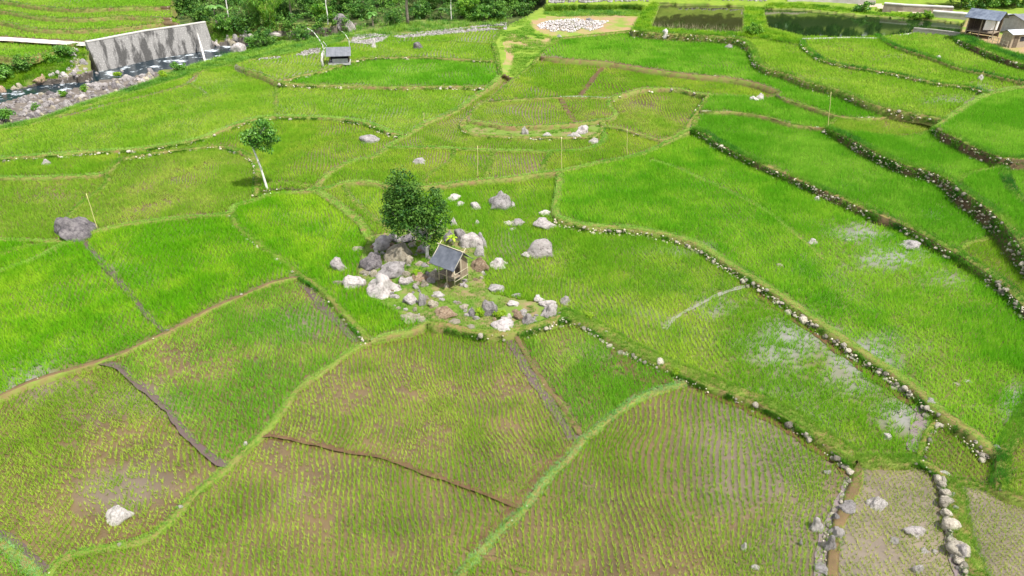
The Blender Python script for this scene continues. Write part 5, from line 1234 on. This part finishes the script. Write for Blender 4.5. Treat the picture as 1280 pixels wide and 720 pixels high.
for (va, u, vb, s, mt, lab) in [(3,32,88,1.7,'leaf_forest','dark rounded shrub on the far left river bank'),(1,8,100,1.8,'leaf_mid','shrub at the left edge on the far river bank'),(2,82,70,1.6,'leaf_mid','shrub at the top of the gully left of the retaining wall'),(4,65,80,1.3,'leaf_bright','light green shrub between the dark one and the gully'),
    (5,207,62,2.2,'leaf_mid','green bush growing out of the retaining wall face'),(6,1142,23,1.0,'leaf_bright','left of two bright bushes at the right end of the dark pond'),(7,1158,23,1.0,'leaf_bright','right of two bright bushes at the right end of the dark pond'),(8,1077,16,1.5,'leaf_mid','small green bush on the far edge of the dark pond'),
    (9,147,96,0.7,'leaf_lime','bright weed growing among the shore rocks below the wall'),(10,104,114,0.7,'leaf_bright','grassy weed among the shore rocks at mid shore'),(11,80,121,0.7,'leaf_bright','grassy weed among the shore rocks toward the left'),(12,46,137,0.7,'leaf_mid','weed at the lower left of the stony shore'),(13,4,153,1.6,'leaf_mid','pale tall weed at the left edge of the stony shore'),
    (14,224,88,1.1,'leaf_mid','round pale bush on the near bank below the wall end'),(15,203,96,0.7,'leaf_lime','yellow green weed on the near bank'),(16,940,42,1.5,'leaf_bright','bush between the two ponds')]:
    plant('shrub', va, u, vb, s, lab, 'shrub', SG, mat=mt)
for (va, u, vb, s, lab) in [(20,600,396,.45,'lime bush left of the purplish upright boulder'),(21,627,397,.45,'lime bush right of the purplish upright boulder'),(22,519,345,.42,'small yellow green weed in the middle of the rock pile'),(23,737,398,.35,'small lime weed on the wide grassy bund'),(24,846,470,.35,'bright weed where the pale bluish bund meets the wide bund')]:
    plant('shrub', va, u, vb, s, lab, 'shrub', 'lime bushes around the mound', mat='leaf_lime')
plant('banana_plant', 5, 566, 306, .42, 'young lime green banana plant behind the shelter roof', 'banana plant', None, mat='leaf_lime')

# ------------------------------------------------ poles
def pole(ub, vb, ut, vt, r, label, mat='bamboo'):
    x, y, z = ground_at(ub, vb); p = on_plane(ut, vt, y); R = MB(); a = Vector((0, 0, -.3)); b = Vector((p[0]-x, 0, p[2]-z)); k = 6
    R.tube([a.lerp(b, i/k)+Vector((math.sin(i*2)*.02, 0, 0)) for i in range(k+1)], [r*(1-.35*i/k) for i in range(k+1)], 7)
    o = R.build('bamboo_pole', M[mat], None, True); o.location = (x, y, z); tag(o, label, 'pole', 'bamboo poles standing in the paddies')
pole(597,222,597,182,.045,'upright bamboo pole nearest the round tree, leftmost of the central three')
pole(702,214,702,171,.045,'upright bamboo pole above the short upright grass bund')
pole(784,194,784,161,.04,'upright bamboo pole right of the centre near the leafy loop bund')
pole(1035,160,1039,115,.05,'tall thin bamboo pole in the upper right paddies')
pole(122,287,108,242,.045,'leaning bamboo pole beside the large dark boulder')
pole(529,152,530,141,.05,'short stake at the edge of the diagonal path bund')
def stalk(name, pts, r, label, mat):
    x, y, z = ground_at(*pts[0]); P = [Vector((0, 0, -.1))]
    for (u, v) in pts[1:]: p = on_plane(u, v, y+.1); P.append(Vector((p[0]-x, .1, p[2]-z)))
    R = empty(name, (x, y, z), 0, label, 'sapling'); t = MB(); t.tube(P, [r*(1-.7*i/len(P)) for i in range(len(P))], 6); t.build('stem', M['white_bark'], R, True)
    c = [list(P[k].lerp(P[k+1], f)) for k in range(1, len(P)-1) for f in (.0, .5)]
    V, F, T = leaf_cloud(np.array(c), .22, 14, .3, int(pts[0][0]), 1.3, .3, .8); link('leaves', npmesh('leaves', V, F, T), mat, R)
stalk('sapling', [(404,75),(405,66),(403,56),(398,48),(392,40),(384,35)], .14, 'bare pale stem leaning left beside the small grey hut', M['leaf_banana'])
stalk('sapling', [(401,78),(402,66),(408,57),(404,52)], .12, 'short pale stem leaning against the left of the small grey hut', M['leaf_banana'])
stalk('sapling', [(437,60),(436,50),(431,42),(427,39)], .10, 'curved pale stem rising behind the small grey hut', M['leaf_banana'])
stalk('sapling', [(404,84),(402,74),(403,66)], .25, 'dry straw-coloured stump left of the small grey hut', M['leaf_straw'])
# fallen dry bamboo hanging over the wall end
def leaning(ub, vb, zb, ut, vt, zt, r, label):
    a = gp(ub, vb, zb); b = gp(ut, vt, zt); A = Vector([float(q) for q in a]); B = Vector([float(q) for q in b]); t = MB(); t.tube([A-A, (B-A)*.5+Vector((0, 0, .15)), B-A], [r, r*.9, r*.6], 6)
    o = t.build('dry_trunk', M['white_bark'], None, True); o.location = A; tag(o, label, 'dry trunk', 'dry trunks fallen over the retaining wall')
leaning(257,79,-2.9,247,42,1.0,.22,'bare pale trunk fallen from the wall end down across the river')
leaning(239,59,-2.0,226,36,1.6,.18,'pale trunk leaning on the wall right of the green bush')
leaning(259,52,-2.0,246,30,1.8,.14,'thin pale trunk leaning at the right end of the wall')
grass_patch([(224,38),(238,34),(262,34),(262,52),(236,50)], 500, .6, 1.4, M['leaf_straw'], 75, 'dry straw hanging over the end of the retaining wall', rad=.4)

# ------------------------------------------------ retaining wall by the river
def wall_strip(name, top, zt, zb, lean, thick, mat, cope, label, cat='wall', cw=.5):
    P = [Vector([float(q) for q in gp(u, v, zt)]) for u, v in top]; O = P[0].copy(); O.z = 0; R = empty(name, O, 0, label, cat)
    S = []
    for a, b in zip(P[:-1], P[1:]): S += [a.lerp(b, k/6) for k in range(6)]
    S.append(P[-1]); n = len(S); V = []; F = []
    for i, p in enumerate(S):
        t = (S[min(i+1, n-1)]-S[max(i-1, 0)]).normalized(); nn = Vector((t.y, -t.x, 0));
        if nn.y > 0: nn = -nn
        q = p-O; V += [q-nn*thick, q, Vector((q.x, q.y, 0))+nn*lean+Vector((0, 0, zb)), Vector((q.x, q.y, 0))-nn*thick+Vector((0, 0, zb))]
    for i in range(n-1):
        for k in range(4): F.append((i*4+k, i*4+(k+1) % 4, i*4+4+(k+1) % 4, i*4+4+k))
    F += [(0, 1, 2, 3), tuple((n-1)*4+k for k in (3, 2, 1, 0))]
    MB().add(V, F).build('wall_face', M[mat], R)
    if cope:
        V = []; F = []
        for i, p in enumerate(S):
            t = (S[min(i+1, n-1)]-S[max(i-1, 0)]).normalized(); nn = Vector((t.y, -t.x, 0)); nn = -nn if nn.y > 0 else nn; q = p-O
            V += [q-nn*(cw)+Vector((0, 0, .004)), q+nn*.08+Vector((0, 0, .004)), q+nn*.08+Vector((0, 0, .22)), q-nn*cw+Vector((0, 0, .22))]
        for i in range(n-1):
            for k in range(4): F.append((i*4+k, i*4+(k+1) % 4, i*4+4+(k+1) % 4, i*4+4+k))
        F += [(0, 1, 2, 3), tuple((n-1)*4+k for k in (3, 2, 1, 0))]
        MB().add(V, F).build('coping', M[cope], R)
    return R
RW_ = wall_strip('retaining_wall', [(108,53),(130,49),(150,45),(182,39),(225,33),(257,28)], 2.5, -3.4, 1.6, .6, 'cobble', 'pale_concrete', 'high cobbled retaining wall with dark stains above the river')
wall_strip('pond_wall', [(1142,36),(1165,38),(1190,41),(1203,43)], 5.4, 4.0, .1, .35, 'concrete', 'concrete', 'thick concrete wall at the right end of the dark pond', cw=.35)
wall_strip('pond_edge', [(1003,48),(1030,47.5),(1060,46.5),(1100,47.5),(1125,44),(1142,41)], 4.5, 3.7, .05, .3, 'pale_concrete', None, 'low pale concrete edge along the near side of the dark pond')
wall_strip('canal_wall', [(1166,15),(1190,17),(1215,19),(1250,20),(1300,21)], 5.4, 4.0, .1, .5, 'concrete', 'pale_concrete', 'long pale concrete canal wall running behind the village huts', cw=1.6)
wall_strip('stone_bank_wall', [(1105,5),(1130,7),(1150,8),(1192,10)], 5.9, 4.2, .2, .5, 'brownstone', 'pale_concrete', 'brown stone wall beyond the road at the top right', cw=1.2)
wall_strip('stone_bank_wall', [(985,-3),(1040,-2),(1095,1)], 5.6, 4.2, .3, .5, 'concrete', None, 'low wall at the very top above the pale road')
wall_strip('concrete_edge', [(700,120.5),(725,120),(762,122)], 2.10, 1.7, .03, .12, 'pale_concrete', None, 'thin white concrete edge between two upper centre plots')

# ------------------------------------------------ the bamboo shelter
def local(anchor, a): return lambda x, y, z: anchor
def shelter():
    zg = 1.2; A = Vector([float(q) for q in gp(548,348,zg)]); B = Vector([float(q) for q in gp(568.5,356,zg)]); Cc = Vector([float(q) for q in gp(588,346,zg)])
    e1 = (B-A); L1 = e1.length; rz = math.atan2(e1.y, e1.x); e2 = Cc-B; L2 = e2.length*.95
    R = empty('bamboo_shelter', A, rz, 'small open bamboo shelter with dark sloping roof on the mound', 'shelter')
    he, hr = 1.75, 2.75
    def post(x, y, h, lab=None):
        p = MB().tube([(x, y, -.15), (x+.01, y, h*.5), (x, y, h)], [.055, .05, .045], 7).build('post', M['pale_wood'], R, True)
    post(.05, .05, he); post(L1-.05, .05, he); post(L1-.03, L2*.5, hr-.1); post(L1-.05, L2-.05, he); post(.05, L2-.05, he); post(L1*.5, .06, he)
    fl = MB(); fl.box((L1/2, L2/2, .55), (L1, L2, .07)); 
    for k in range(7): fl.box((L1*(k+.5)/7, L2/2, .60), (L1/7*.8, L2*.98, .025))
    fl.build('platform', M['wood'], R)
    def slope(y0, z0, y1, z1, x0, x1, mat, nm):
        V = []; F = []; n, m = 8, 5
        for s in (0, .045):
            for i in range(n+1):
                for j in range(m+1):
                    x = x0+(x1-x0)*i/n; f = j/m; V.append((x, y0+(y1-y0)*f, z0+(z1-z0)*f+s+.025*math.sin(i*2.1+j)-.05*math.sin(f*math.pi)))
        def I(s, i, j): return s*(n+1)*(m+1)+i*(m+1)+j
        for i in range(n):
            for j in range(m): F += [(I(1, i, j), I(1, i+1, j), I(1, i+1, j+1), I(1, i, j+1)), (I(0, i, j), I(0, i, j+1), I(0, i+1, j+1), I(0, i+1, j))]
        for i in range(n): F += [(I(0, i, 0), I(0, i+1, 0), I(1, i+1, 0), I(1, i, 0)), (I(0, i+1, m), I(0, i, m), I(1, i, m), I(1, i+1, m))]
        for j in range(m): F += [(I(0, 0, j+1), I(0, 0, j), I(1, 0, j), I(1, 0, j+1)), (I(0, n, j), I(0, n, j+1), I(1, n, j+1), I(1, n, j))]
        MB().add(V, F).build(nm, mat, R)
    ox = .55
    slope(-.50, he-.20, L2*.5, hr, -ox, L1+.35, M['felt'], 'roof_slope'); slope(L2+.35, he-.05, L2*.5+.01, hr-.01, -ox+.5, L1+.38, M['felt'], 'roof_slope')
    for x in (-ox+.05, L1+.30):
        MB().tube([(x, -.52, he-.26), (x, L2*.5+.35, hr+.33)], [.035, .03], 6).build('rafter', M['pale_wood'], R, True)
        MB().tube([(x, L2+.38, he-.1), (x, L2*.5-.25, hr+.25)], [.035, .03], 6).build('rafter', M['pale_wood'], R, True)
    MB().tube([(-ox-.1, L2*.5, hr+.10), (L1+.45, L2*.5, hr+.10)], [.04, .04], 6).build('ridge_pole', M['pale_wood'], R, True)
    MB().tube([(-.1, .05, he-.02), (L1+.1, .05, he-.02)], .035, 6).build('beam', M['pale_wood'], R, True)
    # woven wall on the gable side and the back
    g = MB(); V = [(L1+.0, .42*L2, .35), (L1+.0, L2-.1, .30), (L1+.0, L2-.1, he+.02), (L1+.0, L2*.55, hr-.18), (L1+.0, .42*L2, he+.45)]; V2 = [(x-.03, y, z) for x, y, z in V]
    g.add(V+V2, [(0, 1, 2, 3, 4), (9, 8, 7, 6, 5)]+[(i, i+5, (i+1) % 5+5, (i+1) % 5) for i in range(5)]).build('woven_wall', M['weave'], R)
    MB().box((L1*.5, L2-.08, 1.05), (L1*.9, .03, 1.35)).build('back_wall', M['weave'], R)
    for s in (.28, .95): MB().tube([(L1+.03, 0, s), (L1+.03, L2, s)], .025, 5).build('rail', M['pale_wood'], R, True)
shelter()

# ------------------------------------------------ the small grey hut
def grey_hut():
    x, y, z = ground_at(425, 79); R = empty('field_hut', (x, y, z), math.radians(8), 'small grey hut with light sheet roof in the far left paddies', 'hut')
    R.scale = (.88, .88, .88); w_, d_, h_ = 3.9, 2.6, 1.7
    MB().box((0, 0, .2), (w_+.3, d_+.3, .5)).build('plinth', M['plaster'], R)
    for sx, sy in ((-1, -1), (1, -1), (1, 1), (-1, 1)): MB().box((sx*(w_/2-.08), sy*(d_/2-.08), h_/2+.45), (.14, .14, h_+.2)).build('post', M['dark_wood'], R)
    MB().box((0, d_/2-.02, 1.2), (w_-.3, .06, 1.5)).build('back_wall', M['dark'], R)
    MB().box((.2, -d_/2+.02, .80), (w_-.9, .07, .70)).build('front_wall', M['plaster'], R)
    MB().box((-w_/2+.02, -.35, 1.15), (.07, 1.0, 1.4)).build('side_wall', M['plaster'], R)
    MB().box((w_/2-.02, 0, 1.1), (.07, d_-.3, 1.3)).build('side_wall', M['dark_wood'], R)
    def sl(y0, z0, y1, z1):
        m = MB(); n = 22; V = []; F = []
        for s in (0, .04):
            for i in range(n+1):
                xx = -w_/2-.45+(w_+.9)*i/n; o_ = .02*(i % 2)
                V += [(xx, y0, z0+s+o_), (xx, y1, z1+s+o_)]
        def I(s, i, j): return s*(n+1)*2+i*2+j
        for i in range(n): F += [(I(1, i, 0), I(1, i+1, 0), I(1, i+1, 1), I(1, i, 1)), (I(0, i, 0), I(0, i, 1), I(0, i+1, 1), I(0, i+1, 0)), (I(0, i, 0), I(0, i+1, 0), I(1, i+1, 0), I(1, i, 0))]
        m.add(V, F).build('roof_slope', M['zinc'], R)
    sl(-d_/2-.75, 1.75, .35, 3.0); sl(d_/2+.4, 2.2, .36, 2.99)
    g = MB(); g.add([(-w_/2+.05, -d_/2, 1.9), (-w_/2+.05, d_/2, 2.0), (-w_/2+.05, .3, 2.85), (-w_/2+.11, -d_/2, 1.9), (-w_/2+.11, d_/2, 2.0), (-w_/2+.11, .3, 2.85)], [(0, 2, 1), (3, 4, 5), (0, 1, 4, 3), (1, 2, 5, 4), (2, 0, 3, 5)]).build('gable', M['dark'], R)
grey_hut()

# ------------------------------------------------ village huts
def gable_hut(u, vb, rz, w_, d_, h_, rise, wallm, roofm, label, over=.5, open_front=False, z=None):
    x, y, zz = ground_at(u, vb); R = empty('village_hut', (x, y, zz), rz, label, 'hut', 'huts of the village at the top right')
    if open_front:
        for sx, sy in ((-1, -1), (0, -1), (1, -1), (1, 1), (-1, 1)): MB().box((sx*(w_/2-.06), sy*(d_/2-.06), h_/2), (.16, .16, h_)).build('post', M['wood'], R)
        MB().box((-w_/2+.03, 0, h_*.55), (.08, d_-.3, h_*.85)).build('side_wall', wallm, R); MB().box((0, d_/2-.03, h_*.5), (w_-.3, .08, h_*.9)).build('back_wall', wallm, R)
        MB().box((0, 0, 1.0), (w_-.2, d_-.2, .14)).build('platform', M['wood'], R)
    else:
        MB().box((0, 0, h_/2), (w_, d_, h_)).build('wall', wallm, R)
        MB().box((-w_*.2, -d_/2-.01, 1.0), (.85, .08, 1.9)).build('door', M['dark_wood'], R)
        MB().box((w_*.22, -d_/2-.01, 1.4), (.8, .08, .7)).build('window', M['dark'], R)
    for s in (-1, 1):
        th = math.atan2(rise, d_/2+over); L = math.hypot(rise, d_/2+over); n = 26; V = []; F = []
        for t in (0, .05):
            for i in range(n+1):
                xx = -w_/2-over+(w_+2*over)*i/n; o_ = .025*(i % 2); V += [(xx, s*(d_/2+over), h_-rise*over/(d_/2+over)*.2+t+o_), (xx, s*.005, h_+rise+t+o_)]
        I = lambda t, i, j: t*(n+1)*2+i*2+j
        for i in range(n): F += [(I(1, i, 0), I(1, i+1, 0), I(1, i+1, 1), I(1, i, 1)), (I(0, i, 0), I(0, i, 1), I(0, i+1, 1), I(0, i+1, 0)), (I(0, i, 0), I(0, i+1, 0), I(1, i+1, 0), I(1, i, 0))]
        MB().add(V, F).build('roof_slope', roofm, R)
    for s in (-1, 1):
        X = s*(w_/2-.05); MB().add([(X-.03, -d_/2, h_), (X-.03, d_/2, h_), (X-.03, 0, h_+rise*.93), (X+.03, -d_/2, h_), (X+.03, d_/2, h_), (X+.03, 0, h_+rise*.93)], [(0, 1, 2), (3, 5, 4), (0, 3, 4, 1), (1, 4, 5, 2), (2, 5, 3, 0)]).build('gable', wallm, R)
    return R
vh = gable_hut(1226, 46, math.radians(-48), 4.5, 3.3, 3.3, 1.2, M['dark_wood'], M['blue_zinc'], 'raised wooden hut with bluish sheet roof and a white cloth hanging', .6, True)
x, y, z = ground_at(1229, 47); cl = MB(); V = []; F = []
for i in range(9):
    for j in range(6): V.append((i*.31-1.2, .08*math.sin(i*1.6)+.03*j, 3.4-j*.34))
for i in range(8):
    for j in range(5): F.append((i*6+j, i*6+j+1, i*6+j+7, i*6+j+6))
cl.add(V, F); co_ = cl.build('hanging_cloth', M['cloth']); co_.location = (x, y-1.3, z-.2); co_.modifiers.new('thick', 'SOLIDIFY').thickness = .02; tag(co_, 'white cloth hung below the eave of the bluish roof hut', 'cloth')
gable_hut(1264, 58, math.radians(12), 2.9, 2.2, 2.2, .5, M['weave'], M['tarp'], 'small hut of brown woven walls with pale grey roof', .35)
gable_hut(1286, 40, math.radians(18), 9.0, 5.0, 2.4, .9, M['plaster'], M['zinc'], 'long low building with a wide grey sheet roof at the right edge', .6)
gable_hut(1252, 34, math.radians(24), 5.0, 3.2, 1.6, .6, M['plaster'], M['zinc'], 'low shed with grey sheet roof behind the bluish roof hut', .5)
def fence(pts, h, label):
    P = [ground_at(u, v) for u, v in pts]; R = empty('pole_fence', P[0], 0, label, 'fence'); O = Vector(P[0])
    for p in P: MB().tube([Vector(p)-O+Vector((0, 0, -.1)), Vector(p)-O+Vector((.02, 0, h))], .05, 6).build('fence_post', M['pale_wood'], R)
    for hh in (.45*h, .9*h):
        MB().tube([Vector(p)-O+Vector((0, -.05, hh)) for p in P], .035, 5).build('rail', M['pale_wood'], R)
fence([(1234,53),(1240,54),(1246,56),(1252,58),(1258,60)], 1.1, 'low pole fence in front of the village yard')
# ------------------------------------------------ camera, sun, sky
cam = bpy.data.cameras.new('camera'); co = bpy.data.objects.new('camera', cam); C.objects.link(co); scene.camera = co
cam.sensor_width = 36; cam.lens = 36*FPX/1280; cam.clip_end = 6000; cam.clip_start = .5
co.location = (0, 0, H); co.rotation_euler = (math.radians(60), 0, 0)
SUN_EL, SUN_AZ = math.radians(60), math.radians(38)      # azimuth of the direction towards the sun, from +x towards -y
sd = Vector((math.cos(SUN_EL)*math.cos(SUN_AZ), -math.cos(SUN_EL)*math.sin(SUN_AZ), math.sin(SUN_EL)))
sl_ = bpy.data.lights.new('sun', 'SUN'); sl_.energy = 5.0; sl_.angle = math.radians(1.2); sl_.color = (1, .965, .91)
so = bpy.data.objects.new('sun', sl_); C.objects.link(so); so.rotation_euler = (-sd).to_track_quat('-Z', 'Y').to_euler()
w = bpy.data.worlds.new('World'); scene.world = w; w.use_nodes = True; nt = w.node_tree; nt.nodes.clear()
out = nt.nodes.new('ShaderNodeOutputWorld'); bg = nt.nodes.new('ShaderNodeBackground'); sky = nt.nodes.new('ShaderNodeTexSky')
sky.sky_type = 'NISHITA'; sky.sun_disc = False; sky.sun_elevation = SUN_EL; sky.sun_rotation = math.atan2(sd.x, sd.y); sky.altitude = 500; sky.dust_density = 1.5
tc = nt.nodes.new('ShaderNodeTexCoord'); nz_ = nt.nodes.new('ShaderNodeTexNoise'); nz_.inputs['Scale'].default_value = 2.2; nz_.inputs['Detail'].default_value = 6
mp = nt.nodes.new('ShaderNodeMapping'); mp.inputs['Scale'].default_value = (1, 1, 2); nt.links.new(tc.outputs['Generated'], mp.inputs[0]); nt.links.new(mp.outputs[0], nz_.inputs['Vector'])
rp = nt.nodes.new('ShaderNodeValToRGB'); rp.color_ramp.elements[0].position = .40; rp.color_ramp.elements[1].position = .58; nt.links.new(nz_.outputs['Fac'], rp.inputs[0])
mx = nt.nodes.new('ShaderNodeMix'); mx.data_type = 'RGBA'; mx.inputs[7].default_value = (9.5, 9.4, 9.8, 1)
nt.links.new(rp.outputs[0], mx.inputs[0]); nt.links.new(sky.outputs[0], mx.inputs[6]); nt.links.new(mx.outputs[2], bg.inputs[0]); bg.inputs[1].default_value = .10
nt.links.new(bg.outputs[0], out.inputs[0])
vs = scene.view_settings; vs.view_transform = 'Standard'; vs.look = 'None'; vs.gamma = 1; vs.use_curve_mapping = False; vs.exposure = .52
scene.cycles.use_denoising = True; scene.cycles.max_bounces = 6; scene.cycles.diffuse_bounces = 2; scene.cycles.transmission_bounces = 3
